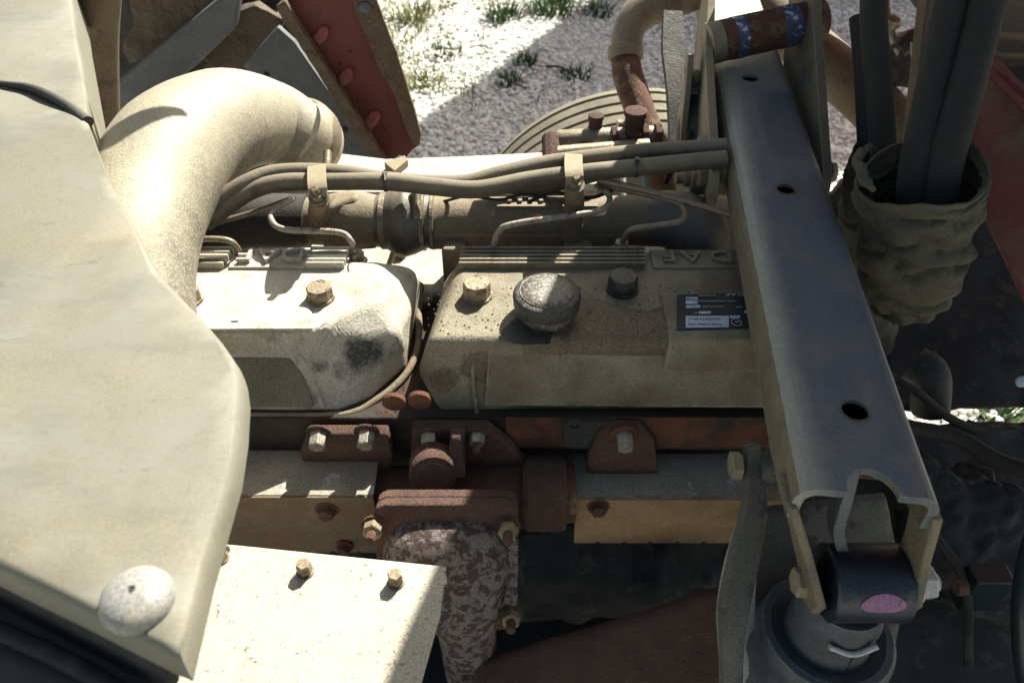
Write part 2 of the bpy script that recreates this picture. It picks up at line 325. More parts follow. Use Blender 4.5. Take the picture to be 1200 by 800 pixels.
def box(name, c, size, m, parent=None, rot=None, bevel=.002, **kw):
    c = V(c); q = rot or Matrix.Identity(3); s = V(size) / 2
    L = lambda z: [c + q @ V((a * s.x, b * s.y, z * s.z)) for a, b in ((-1, -1), (1, -1), (1, 1), (-1, 1))]
    vs, fs = loft([L(-1), L(1)]); return mk(name, vs, fs, m, parent, bevel=bevel, **kw)
def layers(name, loops, m, parent=None, bevel=.006, bseg=4, rough=0, cuts=0, angle=38, stain=None, blim=30):
    vs, fs = loft(loops); o = mk(name, vs, fs, m, parent, bevel=bevel, bseg=bseg, angle=angle)
    if bevel: o.modifiers['bevel'].angle_limit = R(blim)
    if cuts:
        o = bake(o); roughen(o, rough, cuts, L=.007, stain=stain)
    return o
def roughen(o, amp, cuts=2, sc=14, L=.009, stain=None):
    bm = bmesh.new(); bm.from_mesh(o.data)
    for _ in range(cuts + 2):
        e = [e for e in bm.edges if e.calc_length() > L]
        if not e: break
        bmesh.ops.triangulate(bm, faces=[f for f in bm.faces if len(f.verts) > 3])
        bmesh.ops.subdivide_edges(bm, edges=[e for e in bm.edges if e.calc_length() > L], cuts=1)
    bmesh.ops.triangulate(bm, faces=[f for f in bm.faces if len(f.verts) > 3])
    bm.normal_update(); c = WLOC[o.name]
    for v in bm.verts:
        v.co += v.normal * amp * (noise.noise((v.co + c) * sc) + .5 * noise.noise((v.co + c) * sc * 3.1))
    bm.to_mesh(o.data)
    if stain:
        at = o.data.attributes.new('stain', 'FLOAT', 'POINT'); at.data.foreach_set('value', [stain(v.co + c) for v in bm.verts])
    bm.free()
    o.data.polygons.foreach_set('use_smooth', [True] * len(o.data.polygons)); o.data.set_sharp_from_angle(angle=R(50)); return o
def blobs(*bl):
    """stain strength from a list of (centre, radius, strength)"""
    def f(p):
        return max([0] + [k * max(0, 1 - (p - c).length / r) ** .6 for c, r, k in bl])
    return f
def text(name, s, size, origin, xdir, ydir, m, parent, depth=.0006, align='LEFT', sx=1.0):
    cu = bpy.data.curves.new(name, 'FONT'); cu.body = s; cu.size = size; cu.extrude = depth; cu.align_x = align; cu.resolution_u = 3
    to = bpy.data.objects.new(name, cu); COL.objects.link(to); dg = bpy.context.evaluated_depsgraph_get(); dg.update()
    me = bpy.data.meshes.new_from_object(to.evaluated_get(dg)); bpy.data.objects.remove(to)
    xd = V(xdir).normalized(); yd = V(ydir).normalized(); zd = xd.cross(yd)
    vs = [V(origin) + xd * v.co.x * sx + yd * v.co.y + zd * v.co.z for v in me.vertices]
    fs = [tuple(p.vertices) for p in me.polygons]
    return mk(name, vs, fs, m, parent, smooth=False)

# ================================================================== THE SETTING
N_ = 60
gv = []; gf = []
ext = [-80, -20, -8, -3] + [i * .25 - 2 for i in range(0, 29)] + [6, 9, 20, 80]
for j, y in enumerate(ext):
    for i, x in enumerate(ext):
        gv.append((x, y + 1, .012 * noise.noise(V((x * 1.3, y * 1.3, 0))) if abs(x) < 8 and abs(y) < 8 else 0))
for j in range(len(ext) - 1):
    for i in range(len(ext) - 1):
        a = j * len(ext) + i; gf.append((a, a + 1, a + len(ext) + 1, a + len(ext)))
g = mk('ground', gv, gf, 'soil'); tag(g, kind='structure')

def ico():
    bm = bmesh.new(); bmesh.ops.create_icosphere(bm, subdivisions=1, radius=1); v = [x.co.copy() for x in bm.verts]; f = [tuple(q.index for q in p.verts) for p in bm.faces]; bm.free(); return v, f
iv, if_ = ico()
rnd = random.Random(3)
pv, pf, tone = [], [], []
def add_pebble(x, y, s):
    n0 = len(pv); rot = Matrix.Rotation(rnd.random() * 6.28, 3, 'Z') @ Matrix.Rotation(rnd.random() * 1.2, 3, 'X')
    sc = V((s * rnd.uniform(.8, 1.4), s * rnd.uniform(.7, 1.1), s * rnd.uniform(.5, .8)))
    t = min(1, max(0, rnd.gauss(.72, .2))); z = s * rnd.uniform(-.1, .7)
    for v in iv:
        q = rot @ V((v.x * sc.x, v.y * sc.y, v.z * sc.z)) * rnd.uniform(.82, 1.12)
        pv.append((x + q.x, y + q.y, z + q.z)); tone.append(t)
    for f in if_: pf.append((f[0] + n0, f[1] + n0, f[2] + n0))
cnt = 0
while cnt < 30000:
    y = rnd.uniform(3.0, 6.6); hw = 1.05 * y
    x = rnd.uniform(-.45 * y - .1, .72 * y)
    if x < -.25 * y: continue
    clump = noise.noise(V((x * 1.2, y * 1.2, 4)))
    if y > 4.4 and x < -.2 and clump > -.1 and rnd.random() < .75: cnt += 1; continue
    add_pebble(x, y, rnd.choice((.006, .008, .010, .011, .013, .016, .019))); cnt += 1
for i in range(2600): add_pebble(rnd.uniform(.8, 1.9), rnd.uniform(1.45, 2.6), rnd.uniform(.01, .018))
me = bpy.data.meshes.new('gravel'); me.from_pydata(pv, [], pf)
at = me.attributes.new('tone', 'FLOAT', 'POINT'); at.data.foreach_set('value', tone)
me.materials.append(M['pebble']); go = bpy.data.objects.new('gravel', me); COL.objects.link(go)
tag(go, 'white limestone gravel covering the yard behind the engine', 'gravel', kind='stuff')

def blades(name, c, n, h, spread, m, lean=.5, wd=.004, parent=None, seed=1):
    r = random.Random(seed); vs, fs = [], []
    for i in range(n):
        a = r.random() * 6.28; q = spread * math.sqrt(r.random()); b = V(c) + V((math.cos(a) * q, math.sin(a) * q, 0))
        d = V((math.cos(a + r.uniform(-.8, .8)), math.sin(a + r.uniform(-.8, .8)), 0)) * lean * r.uniform(.3, 1.2); hh = h * r.uniform(.5, 1.1)
        s = V((-d.y, d.x, 0)).normalized() * wd * r.uniform(.7, 1.3) if d.length > 0 else V((wd, 0, 0))
        n0 = len(vs)
        for t in (0, .4, .75, 1):
            p = b + d * hh * t * t + V((0, 0, hh * t * (1 - .25 * t * lean)))
            k = (1 - t) * .9 + .1
            vs += [p - s * k, p + s * k]
        fs += [(n0 + 2 * j, n0 + 2 * j + 1, n0 + 2 * j + 3, n0 + 2 * j + 2) for j in range(3)]
    return mk(name, vs, fs, m, parent, smooth=True)
# countless grass towards the upper left of the yard
r = random.Random(5); allv = []
vs, fs = [], []
for i in range(5200):
    x = r.uniform(-1.6, 0.1); y = r.uniform(3.7, 6.9)
    dens = noise.noise(V((x * 2.2, y * 2.2, 1))) + (-x - .45) * .9 + (y - 5) * .12
    if dens < r.uniform(-.1, .5): continue
    hh = r.uniform(.03, .11); a = r.random() * 6.28; d = V((math.cos(a), math.sin(a), 0)) * hh * .6; s = V((-math.sin(a), math.cos(a), 0)) * .0035
    n0 = len(vs); b = V((x, y, 0)); vs += [b - s, b + s, b + d * .4 + V((0, 0, hh * .6)) + s * .7, b + d * .4 + V((0, 0, hh * .6)) - s * .7, b + d + V((0, 0, hh))]
    fs += [(n0, n0 + 1, n0 + 2, n0 + 3), (n0 + 3, n0 + 2, n0 + 4)]
gr = mk('grass', vs, fs, 'ygreen'); tag(gr, 'patchy yellow green grass growing through the gravel', 'grass', kind='stuff')
def weed(px, py, h, sp, n, lab, m='dgreen', lean=.9, wd=.006, stems=0, seed=1, smat='straw'):
    c = Pz(px, py, 0.0); h *= .62; sp *= .75; n = int(n * .6); t = thing('weed', c, lab, 'weed', 'weeds growing in the gravel')
    blades('leaves', c, n, h, sp, m, lean, wd, t, seed)
    rr = random.Random(seed)
    for i in range(stems):
        p = c + V((rr.uniform(-sp, sp), rr.uniform(-sp, sp), 0)); e = p + V((rr.uniform(-.12, .12), rr.uniform(-.1, .1), rr.uniform(.25, .45) * h * 3.2))
        tube('stem', [p, (p + e) / 2 + V((rr.uniform(-.02, .02), 0, .02)), e], [.0045, .0035, .0015], smat, t, 6, 4)
weed(598, 97, .09, .10, 170, 'small bright green weed tuft between the two lone tufts and the fender', wd=.007, seed=2)
weed(674, 90, .10, .12, 170, 'flat dark green weed left of the khaki pipe elbow', seed=3)
weed(615, 75, .13, .10, 120, 'thin weed with a dry upright stem above the small bright tuft', stems=2, seed=4)
weed(590, 22, .22, .15, 260, 'tall leafy weed with pale dry stems at the top of the gravel', stems=3, seed=5)
weed(648, 12, .26, .24, 420, 'broad dark green weed clump at the top edge beside the pipe elbow', stems=4, seed=6)
weed(700, 16, .16, .16, 160, 'sparse weed nearest the khaki elbow at the top edge', seed=7, stems=1)
weed(520, 62, .10, .16, 180, 'low weed on the edge of the gravel shade', seed=8)
weed(492, 100, .12, .14, 150, 'sunlit yellow green weed beside the red fender panel', m='ygreen', stems=2, seed=9)
weed(485, 20, .2, .2, 220, 'sunlit yellowish bush at the tip of the fender edge', m='ygreen', stems=4, seed=10)
c0 = Pz(1170, 489, 0); weed(1166, 491, .16, .09, 160, 'green tuft seen through the slot at the right', seed=12)
for i, (a, b, lab) in enumerate((((795, 0), (0, 0), ''),)): pass
def twig(p, q, lab, z=.02):
    a = Pz(*p, z); b = Pz(*q, z); t = tube('twig', [a, (a + b) / 2 + V((.01, .02, .01)), b], [.007, .006, .003], 'dark', None, 7, 4)
    tag(t, lab, 'twig')
twig((633, 142), (655, 140), 'short black twig lying on the gravel above the tyre')
twig((640, 78), (668, 86), 'dark twig lying between the weed tufts')

# guessed box on wheels and the raised cab: unseen, added to cast the shade
A = V((-.05, 4.61, 0)); dS = V((.5, .866, 0)); q0 = A + dS * ((6.3 - 4.61) / .866)
q0 = A + dS * ((7.2 - 4.61) / .866)
prism('parked_trailer', [V((q0.x, 7.2, .9)), V((q0.x + 1.4, 9.65, .9)), V((4.4, 9.65, .9)), V((4.4, 7.2, .9))], (0, 0, 3.3), 'lorry', bevel=.03)
tag(bpy.data.objects['parked_trailer'], 'grey box trailer parked across the gravel yard', 'trailer')
for i, x in enumerate((2.2, 3.5)):
    t = thing('trailer_wheel', (x, 7.5, 0), 'black wheel under the grey trailer, ' + ('nearer its left end' if i == 0 else 'nearer its middle'), 'wheel', 'wheels under the trailer')
    lathe('tyre', [(.3, 0), (.48, .02), (.5, .1), (.5, .2), (.48, .28), (.3, .3)], (x, 7.35, .52), (0, 1, 0), 'rubber', t, 32)
ce = V((.09, .85, 0)) + dS * ((1.3 - .85) / .866) + V((.005, 0, 0))
cabt = thing('truck_cab', (1.6, 1.6, 1.75), 'red truck cab tilted up above the engine', 'cab')
prism('rear_wall', [V((.335, 1.3, 1.51)), V((.341, 1.3, 1.74)), V((.347, 1.3, 1.86)), V((.427, 1.3, 2.2)), V((.66, 1.3, 3.1)), V((1.0, 1.3, 3.6)), V((3.2, 1.3, 3.6)), V((3.2, 1.3, 1.1)), V((1.05, 1.3, 1.1)), V((.95, 1.3, 1.51))], (.28, .42, .0), 'cab', cabt, bevel=.01)  # wall outline shaped to the shadow edge it casts

# ================================================================== FRONT WHEEL
wc = V((.36, 1.78, .5)); wheel = thing('front_wheel', (wc.x, wc.y, 0), 'big dusty truck front tyre behind the engine', 'wheel')
RT = .5
prof = [(.29, .0), (.44, -.01), (.485, .012), (.495, .03)]
y = .03
gro = [.075, .13, .185, .24]
for gy in gro: prof += [(RT + .001, gy - .0085), (RT - .02, gy - .0065), (RT - .02, gy + .0055), (RT + .001, gy + .0075)]
prof += [(.495, .28), (.485, .298), (.44, .32), (.29, .31)]
lathe('tyre', prof, wc, (0, 1, 0), 'tyre', wheel, 96, angle=60)
lathe('rim', [(.29, .02), (.285, .12), (.26, .14), (.1, .15)], wc, (0, 1, 0), 'steel', wheel, 40)

# ================================================================== ENGINE
# ---- cylinder head and block
eng = thing('engine_block', (-.1, .8, .2), 'rusty orange engine block running under the valve covers', 'engine block')
box('cylinder_head', (-.24, .775, 1.173), (1.22, .24, .06), 'headm', eng, bevel=.004)
box('crankcase', (-.24, .81, .66), (1.22, .22, .96), 'dark', eng, bevel=.01)
hd = box('head_deck', (-.24, 1.03, 1.185), (1.22, .265, .04), 'castL', eng, bevel=.006)
# gap between covers: rusty head bolts
for (px, py) in ((462, 468), (492, 466)):
    p = Py(px, py, .652); lathe('core_plug', [(.014, 0), (.014, .006), (.009, .009), (0.001, .009)], p, (0, -1, -.1), 'rustO', eng, 20)
for (px, py, s) in ((470, 300, .010), (487, 342, .013), (500, 357, .012), (479, 356, .010)):
    p = Pz(px, py, 1.205); hexa('head_bolt', s, .014, p, (0, 0, 1), 'clamp', eng)
p = Pz(672, 497, 1.18); 
prism('painted_face', [Py(592, 488, .6535), Py(925, 488, .6535), Py(925, 523, .6535), Py(592, 523, .6535)], (0, -.002, 0), 'rustO', eng)
pad = prism('casting_pad', [Py(660, 489, .652), Py(722, 489, .652), Py(722, 507, .652), Py(705, 520, .652), Py(668, 520, .652), Py(660, 510, .652)], (0, -.008, 0), 'darkG', eng)
lathe('drilled_boss', [(.010, 0), (.010, .003), (.006, .003), (.006, .0005), (.0005, .0005)], Py(673, 496, .644), (0, -1, 0), 'dark', pad, 16)

# ---- valve covers
LABG = None
vcR = thing('valve_cover', Pz(700, 400, 1.19), 'grimy cast valve cover with round black oil filler cap and data plate', 'valve cover')
zt = 1.30
x1 = .36
def P_(x, y, z): return V((x, y, z))
def px2x(px, py, z): return Pz(px, py, z).x
lo_b = [Pz(514, 486, 1.196), P_(x1, .672, 1.196), P_(x1, .875, 1.196), Pz(522, 320, 1.25)]
lo_b[3].z = 1.196; lo_b[3].y = .875
lo_m = [Pz(489, 440, 1.245), P_(x1, Pz(489, 440, 1.245).y, 1.245), P_(x1, .88, 1.245), P_(-.095, .88, 1.245)]
lo_t = [Pz(503, 398, zt), P_(x1, Pz(503, 398, zt).y, zt), P_(x1, .872, zt), P_(-.062, .872, zt)]
body = layers('cover_casting', [lo_b, lo_m, lo_t], 'castR', vcR, bevel=.010, bseg=5, cuts=5, rough=.0012, stain=blobs((Pz(700, 375, 1.3), .045, .7), (Pz(735, 392, 1.29), .045, .8), (Pz(690, 400, 1.29), .03, .75), (Pz(560, 425, 1.26), .03, .5), (Pz(640, 470, 1.21), .05, .42), (Pz(780, 395, 1.29), .05, .8), (Pz(640, 405, 1.29), .035, .6), (Pz(520, 445, 1.24), .02, .7), (Pz(700, 480, 1.2), .05, .35), (Pz(850, 470, 1.2), .05, .35)))
lip = box('cover_lip', ((x1 + lo_b[0].x) / 2 + .004, .77, 1.1925), (x1 - lo_b[0].x, .214, .011), 'castR', vcR, bevel=.003)
# cast ribs at the back
def ribs(par, pxa, pxb, n=5, y0=.866, dy=.0085, m='castR'):
    xa = Pz(pxa, 305, zt).x; xb = Pz(pxb, 305, zt).x
    for i in range(n):
        y = y0 - i * dy
        box('cast_rib', ((xa + xb) / 2 - .0007 * i, y, zt + .0045), (xb - xa, .0040, .011), m, par, bevel=.0012)
ribs(vcR, 541, 757)
xb = Pz(763, 305, zt).x
box('badge_strip', ((xb + .40) / 2, .849, zt + .001), (.40 - xb, .040, .005), 'castR', vcR, bevel=.001)
xs = [Pz(px, 305, zt).x for px in (792, 822, 858)]
for ch, x, ww in zip('FAD', xs, (1.5, 1.5, 1.5)):
    text('cast_letter', ch, .032, (x, .838, zt + .005), (-1, 0, 0), (0, -1, 0), 'castR', vcR, .003, sx=1.35)
for o in [o for o in bpy.data.objects if o.name.startswith('cast_letter')]:
    o.location.y += .022
# oil filler
fc = Pz(640, 368, 1.30); fil = thing('oil_filler_cap', fc, 'round black screw cap with dusty top on the valve cover', 'oil cap')
lathe('filler_neck', [(.033, -.004), (.034, .006), (.031, .02)], fc, (0, 0, 1), 'castR', fil, 36)
capk = lathe('cap_skirt', [(.036, .014), (.040, .016), (.041, .030), (.039, .034), (.0345, .036)], fc, (0, 0, 1), 'black', fil, 96, knurl=.018)
lathe('cap_top', [(.034, .0), (.034, .034), (.0325, .0375), (.0318, .0372), (.029, .0390), (.02, .0404), (.01, .0411), (.0005, .0413)], fc, (0, 0, 1), 'capd', fil, 48)
# oil film and the cap's cast shadow, laid as one dark sheet
prism('oil_stain', [Pz(px, py, zt + .0006) for px, py in ((590, 385), (606, 372), (650, 384), (644, 403), (612, 404), (596, 401), (585, 393))], (0, 0, .0006), 'castD', vcR, bevel=0)
# hex plugs
def plug(px, py, m, lab, r=.0175, h=.022, six=True, z=zt):
    p = Pz(px, py, z); t = thing('threaded_plug', p, lab, 'plug')
    lathe('collar', [(r * 1.08, -.002), (r * 1.08, .003), (r * .9, .004)], p, (0, 0, 1), m, t, 24)
    lathe('head', [(r, .002), (r, h * .85), (r * .93, h), (.0005, h + .0005)], p, (0, 0, 1), m, t, 8 if six else 24, bevel=.0008)
plug(559, 347, 'brass', 'tan octagonal plug left of the black filler cap')
plug(729, 339, 'black', 'black octagonal plug right of the filler cap', r=.019)
plug(376, 349, 'brass', 'tan octagonal plug on the sunlit left valve cover', r=.0165, h=.018)
plug(222, 352, 'brass', 'tan plug half hidden behind the intake duct', r=.016, h=.018)
# pour ridge on the front face
tube('casting_seam', [Pz(590, 388, 1.298), Pz(566, 402, 1.29), Pz(557, 415, 1.273), Pz(554, 440, 1.247), Pz(559, 486, 1.2)], .0028, 'castR', vcR, 8, 6)
prism('raised_front_panel', [Pz(572, 412, 1.279), V((x1, .6875, 1.279)), V((x1, .664, 1.216)), Pz(568, 472, 1.214)], (0, -.0035, -.001), 'castR', vcR, bevel=.003, bseg=3)
# thickened ledge that carries the data plate
xl = px2x(782, 385, zt)
ledge = layers('plate_ledge', [[V((xl - .006, .674, 1.262)), V((x1, .674, 1.262)), V((x1, .75, 1.262)), V((xl - .006, .75, 1.262))], [V((xl, .689, 1.304)), V((x1, .689, 1.304)), V((x1, .775, 1.304)), V((xl, .775, 1.304))]], 'castR', vcR, bevel=.004)
zp = 1.3042
dp = prism('data_plate', [Pz(px, py, zp) for px, py in ((793, 346), (940, 342), (940, 383), (793, 387))], (0, 0, .0014), 'platebk', vcR, bevel=.0004)
zq = zp + .0016
def rect(n, a, b, c, d, m): return prism(n, [Pz(a, b, zq), Pz(c, b - .3, zq), Pz(c, d - .3, zq), Pz(a, d, zq)], (0, 0, .0005), m, dp, bevel=0)
rect('sticker', 803.5, 348.5, 817.5, 356.5, 'sticker'); rect('sticker', 804, 358, 820.5, 361, 'sticker'); rect('sticker', 819, 365, 833, 368, 'sticker')
rect('serial_sticker', 803.5, 370.5, 854, 384, 'sticker'); rect('sticker', 855, 370, 867, 373, 'sticker'); rect('sticker', 872, 364, 885, 367, 'sticker')
def ptxt(s, px, py, size, m='letter', sx=1.0): text('lettering', s, size, Pz(px, py, zq + .0007), (-1, 0, 0), (0, -1, 0), m, dp, .0002, sx=sx)
ptxt('DAF', 872, 343.5, .0075, sx=1.7); ptxt('XF280', 817, 349.5, .006, 'letterD', sx=.95); ptxt('1161', 816, 358.2, .0034, 'letterD')
ptxt('TAO-C2941096', 846, 378.5, .0058, 'letterD', 1.05); ptxt('ADC0610-DLV', 845, 372.5, .0058, 'letterD', 1.1)
for s, px, py in (('MOTOR TYPE', 838, 345.5), ('DAF TRUCKS EINDHOVEN', 848, 352), ('ENGINE NUMBER', 848, 358.5), ('NR', 818, 366), ('VALVE CLEARANCE', 862, 352), ('INLET', 870, 359)):
    ptxt(s, px, py, .0033)
lathe('e_mark', [(.0065, 0), (.0065, .0004), (.0056, .0004), (.0056, 0)], Pz(863, 377.5, zq), (0, 0, 1), 'letter', dp, 24)
ptxt('E9', 866, 375.5, .006)

# left cover
vcL = thing('valve_cover', Pz(350, 400, 1.19), 'sunlit pale valve cover at the left with raised lettering', 'valve cover')
xw = -.62
lb = [V((xw, .668, 1.2)), Pz(398, 485, 1.2), Pz(436, 470, 1.2), Pz(478, 432, 1.2), Pz(487, 380, 1.2), V((-.12, .875, 1.2)), V((xw, .875, 1.2))]
lm = [V((xw, Pz(380, 400, 1.288).y, 1.27)), Pz(376, 408, 1.27), Pz(420, 402, 1.27), Pz(466, 392, 1.27), Pz(483, 366, 1.26), V((-.13, .875, 1.27)), V((xw, .875, 1.27))]
lt = [V((xw, Pz(365, 388, 1.30).y, 1.30)), Pz(366, 388, 1.30), Pz(385, 372, 1.30), Pz(440, 352, 1.30), Pz(459, 332, 1.30), Pz(440, 306, 1.30), V((xw, .872, 1.30))]
body = layers('cover_casting', [lb, lm, lt], 'castL', vcL, bevel=.009, bseg=5, blim=7, cuts=5, rough=.001, stain=blobs((Pz(428, 415, 1.265), .042, 1.0), (Pz(400, 440, 1.24), .03, .55), (Pz(375, 430, 1.25), .018, .7), (Pz(320, 398, 1.29), .03, .5)))
rim = tube('cover_rim', [V((xw, .662, 1.203)), Pz(300, 487, 1.2), Pz(400, 486, 1.2), Pz(437, 471, 1.203), Pz(470, 445, 1.208), Pz(487, 415, 1.212), Pz(491, 380, 1.215), Pz(488, 350, 1.22)], .0048, 'castR', vcL, 10, 6)
ribs(vcL, 180, 270, m='castL'); ribs(vcL, 362, 409, m='castL')
xa_, xb_ = Pz(270, 310, zt).x, Pz(362, 310, zt).x
box('badge_strip', ((xa_ + xb_) / 2, .849, zt + .0012), (xb_ - xa_ - .002, .040, .0055), 'castL', vcL, bevel=.001)
for ch, px in zip('FAD', (297, 327, 358)):
    x = Pz(px, 310, zt).x; o = text('cast_letter', ch, .036, (x, .862, zt + .0065), (-1, 0, 0), (0, -1, 0), 'castL', vcL, .0045, sx=1.25)
prism('raised_top_panel', [Pz(px, py, 1.3005) for px, py in ((230, 388.5), (258, 362), (360, 362), (366, 368), (367, 388))], (0, 0, .004), 'castL', vcL, bevel=.0015)
for a, b, yy in ((264, 271, 385.5), (276, 301, 385.2), (306, 320, 385), (271, 279, 376)):
    prism('slot_mark', [Pz(a, yy, 1.3047), Pz(b, yy - .3, 1.3047), Pz(b, yy + 1.2, 1.3047), Pz(a, yy + 1.5, 1.3047)], (0, 0, .0004), 'castO', vcL, bevel=0)
tube('panel_ridge', [V((xw, .684, 1.262)), Pz(262, 411, 1.268), Pz(325, 408, 1.268), Pz(352, 418, 1.26), Pz(366, 440, 1.24), Pz(378, 478, 1.208)], .0028, 'castL', vcL, 8, 6)
prism('recessed_front_panel', [V((xw, .689, 1.262)), Pz(340, 415, 1.262), Pz(357, 440, 1.24), Pz(368, 474, 1.212), V((xw, .672, 1.212))], (0, -.0040, -.0010), 'castG', vcL, bevel=.001)

# ---- exhaust manifold
em = thing('exhaust_manifold', Py(550, 560, .6), 'rusty cast iron exhaust manifold with bolted square flange', 'exhaust manifold')
D_ = (0, -1, -.12)
def lug(pts, y=.648, t=.016): return prism('mounting_lug', [Py(px, py, y) for px, py in pts], (0, -t, -.003), 'rust', em, bevel=.004, bseg=3)
def ports():
    l = lug(((362, 496), (456, 496), (462, 520), (456, 560), (366, 560), (354, 520)))
    for p in ((374, 506), (430, 505)): bolt(Py(*p, .632), D_, .0105, .02, 'steel', l, 0, 1.5, mw=M['rust'], name='nut')
    l = lug(((484, 490), (572, 490), (600, 512), (618, 536), (612, 585), (480, 585)))
    for p in ((503, 508), (559, 508)): bolt(Py(*p, .632), D_, .0095, .013, 'steel', l, .014, 1.5, mw=M['rust'], name='nut')
    l = lug(((688, 524), (700, 498), (722, 490), (748, 490), (766, 510), (772, 560), (686, 560)), t=.012)
    bolt(Py(731, 508, .634), D_, .0105, .02, 'steel', l, 0, 1.7, mw=M['rustO'], name='nut')
ports()
layers('port_web', [[Py(528, 500, .63), Py(546, 500, .63), Py(546, 560, .63), Py(522, 560, .63)], [Py(529, 512, .615), Py(540, 512, .615), Py(545, 560, .585), Py(520, 560, .585)]], 'rust', em, bevel=.003)
run = tube('manifold_runner', [Pd(436, 578, 1.01), Pd(460, 577, 1.01), Pd(530, 580, 1.01), Pd(600, 578, 1.01), Pd(625, 577, 1.01)], [.03, .034, .043, .042, .044], 'rust', em, 28, 5, wob=.004)
tube('runner_collar', [Pd(612, 578, 1.0), Pd(618, 578, 1.0), Pd(655, 578, 1.0), Pd(662, 578, 1.0)], [.042, .0475, .0475, .045], 'rust', em, 36, 1)
tube('slip_joint', [Pd(655, 578, 1.0), Pd(673, 578, 1.0)], .037, 'rustpipe', em, 28, 1)
lathe('cleanout_boss', [(.029, -.03), (.029, -.004), (.027, 0), (.022, .0005), (.020, .003), (.0005, .004)], Pd(508, 558, .93), -ray(508, 560) + V((0, -.4, -.5)), 'rust', em, 30)
# square flange, tilted plate facing down towards the viewer
fa = Pz(440, 578, 1.19); fb = Pz(607, 578, 1.19)
dn = V((0, -.36, -.93)).normalized(); nn = V((1, 0, 0)).cross(dn); nn = -nn if nn.y > 0 else nn
Wd = fb.x - fa.x
def FP(u, v, k=0): return V((fa.x + u * Wd, .562, 1.186)) + dn * (v * .175) + nn * k
rr_ = [(.08, 0), (.92, 0), (.98, .03), (1, .1), (1, .9), (.95, 1), (.05, 1), (0, .9), (0, .1), (.02, .03)]
prism('flange_back', [FP(u, v, 0) for u, v in rr_], nn * .016, 'rust', em, bevel=.003, bseg=3)
prism('flange_gasket', [FP(.01 + u * .98, .01 + v * .98, .016) for u, v in rr_], nn * .002, 'dark', em, bevel=0)
prism('flange_front', [FP(u, v, .018) for u, v in rr_], nn * .015, 'rust', em, bevel=.003, bseg=3)
prism('locking_tab', [FP(.90, .25, .034), FP(1.0, .25, .034), FP(1.0, .78, .034), FP(.90, .78, .034)], nn * .002, 'peel', em, bevel=.0005)
for (u, v) in ((.0, .16), (.93, .17), (.95, .86)):
    bolt(FP(u, v, .033), nn, .0115, .012, 'brass', em, .015, 1.25, mw=M['rust'], name='nut')
# outlet funnel with flaking paint
def ell(c, a, b, ax1, ax2, n=24): return [c + ax1 * a * math.cos(6.2832 * j / n) + ax2 * b * math.sin(6.2832 * j / n) for j in range(n)]
def superell(c, a, b, a1, a2, n=32, e=.62):
    f = lambda v: math.copysign(abs(v) ** e, v)
    return [c + a1 * a * f(math.cos(6.2832 * j / n)) + a2 * b * f(math.sin(6.2832 * j / n)) for j in range(n)]
X = V((1, 0, 0)); lo = []; x_ = fa.x + .49 * Wd
for c, a_, b_, tl, e in ((FP(.49, .52, .015), .074, .072, 0, .55), (FP(.49, .52, .034), .073, .070, 0, .55), (FP(.49, .54, .046), .069, .062, .18, .6), (V((x_ + .004, .493, 1.092)), .064, .045, .6, .75), (V((x_ + .010, .489, 1.065)), .054, .040, .85, .85),
                         (V((x_ + .016, .488, 1.042)), .044, .037, .95, .95), (V((x_ + .020, .487, 1.015)), .037, .034, 1, 1), (V((x_ + .021, .487, .97)), .035, .033, 1, 1), (V((x_ + .022, .487, .80)), .035, .033, 1, 1)):
    tt = (nn * (1 - tl) + V((0, -.03, -1)) * tl).normalized(); lo.append(superell(c, a_, b_, X, X.cross(tt), e=e))
vs, fs = loft(lo); op = mk('outlet_pipe', vs, fs, 'peel', em, angle=70)
sbm = op.modifiers.new('smooth', 'SUBSURF'); sbm.levels = 2; sbm.render_levels = 2

# ---- heat shields
def shield(xa, xb_, mF, lab, ytop=(531, 583), bolts=(), z=1.12, bot=637):
    yb = Pz(600, ytop[0], z).y; yf = Pz(600, ytop[1], z).y
    t = thing('heat_shield', V(((xa + xb_) / 2, yf, z - .1)), lab, 'heat shield')
    ch = .008
    prism('shield_top', [V((xa + ch, yb, z)), V((xb_ - ch, yb, z)), V((xb_, yb - ch, z)), V((xb_, yf, z)), V((xa, yf, z)), V((xa, yb - ch, z))], (0, 0, -.003), 'shieldT', t, bevel=.001)
    zb = Py(600, bot, yf).z
    pts = [V((xa, yf, z - .001)), V((xb_, yf, z - .001)), V((xb_, yf + .004, zb))]
    n = int((xb_ - xa) / .033)
    for i in range(n - 1, 0, -1):
        x = xa + (xb_ - xa) * i / n
        pts += [V((x + .004, yf + .004, zb)), V((x, yf + .004, zb + .004)), V((x - .004, yf + .004, zb))]
    pts.append(V((xa + .004, yf + .004, zb)))
    prism('shield_front', pts, (0, -.003, 0), mF, t, bevel=.0005)
    for (px, py, r) in bolts:
        p = Py(px, py, yf - .003); lathe('rust_ring', [(r * 1.45, 0), (r * 1.4, .0012), (r * .9, .0015)], p, (0, -1, 0), 'rustO', t, 20)
        bolt(p + V((0, -.001, 0)), (0, -1, 0), r, .008, 'rust', t, 0, 1.15, name='bolt')
xr = Pz(674, 583, 1.12).x
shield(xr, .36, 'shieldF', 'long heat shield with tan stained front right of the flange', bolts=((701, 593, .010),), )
shield(-.40, Pz(437, 583, 1.149).x, 'shieldFD', 'dark stained heat shield at the left crossed by a strip of sun', bolts=((383, 597, .010), (404, 640, .008)), ytop=(527, 580), bot=648, z=1.149)

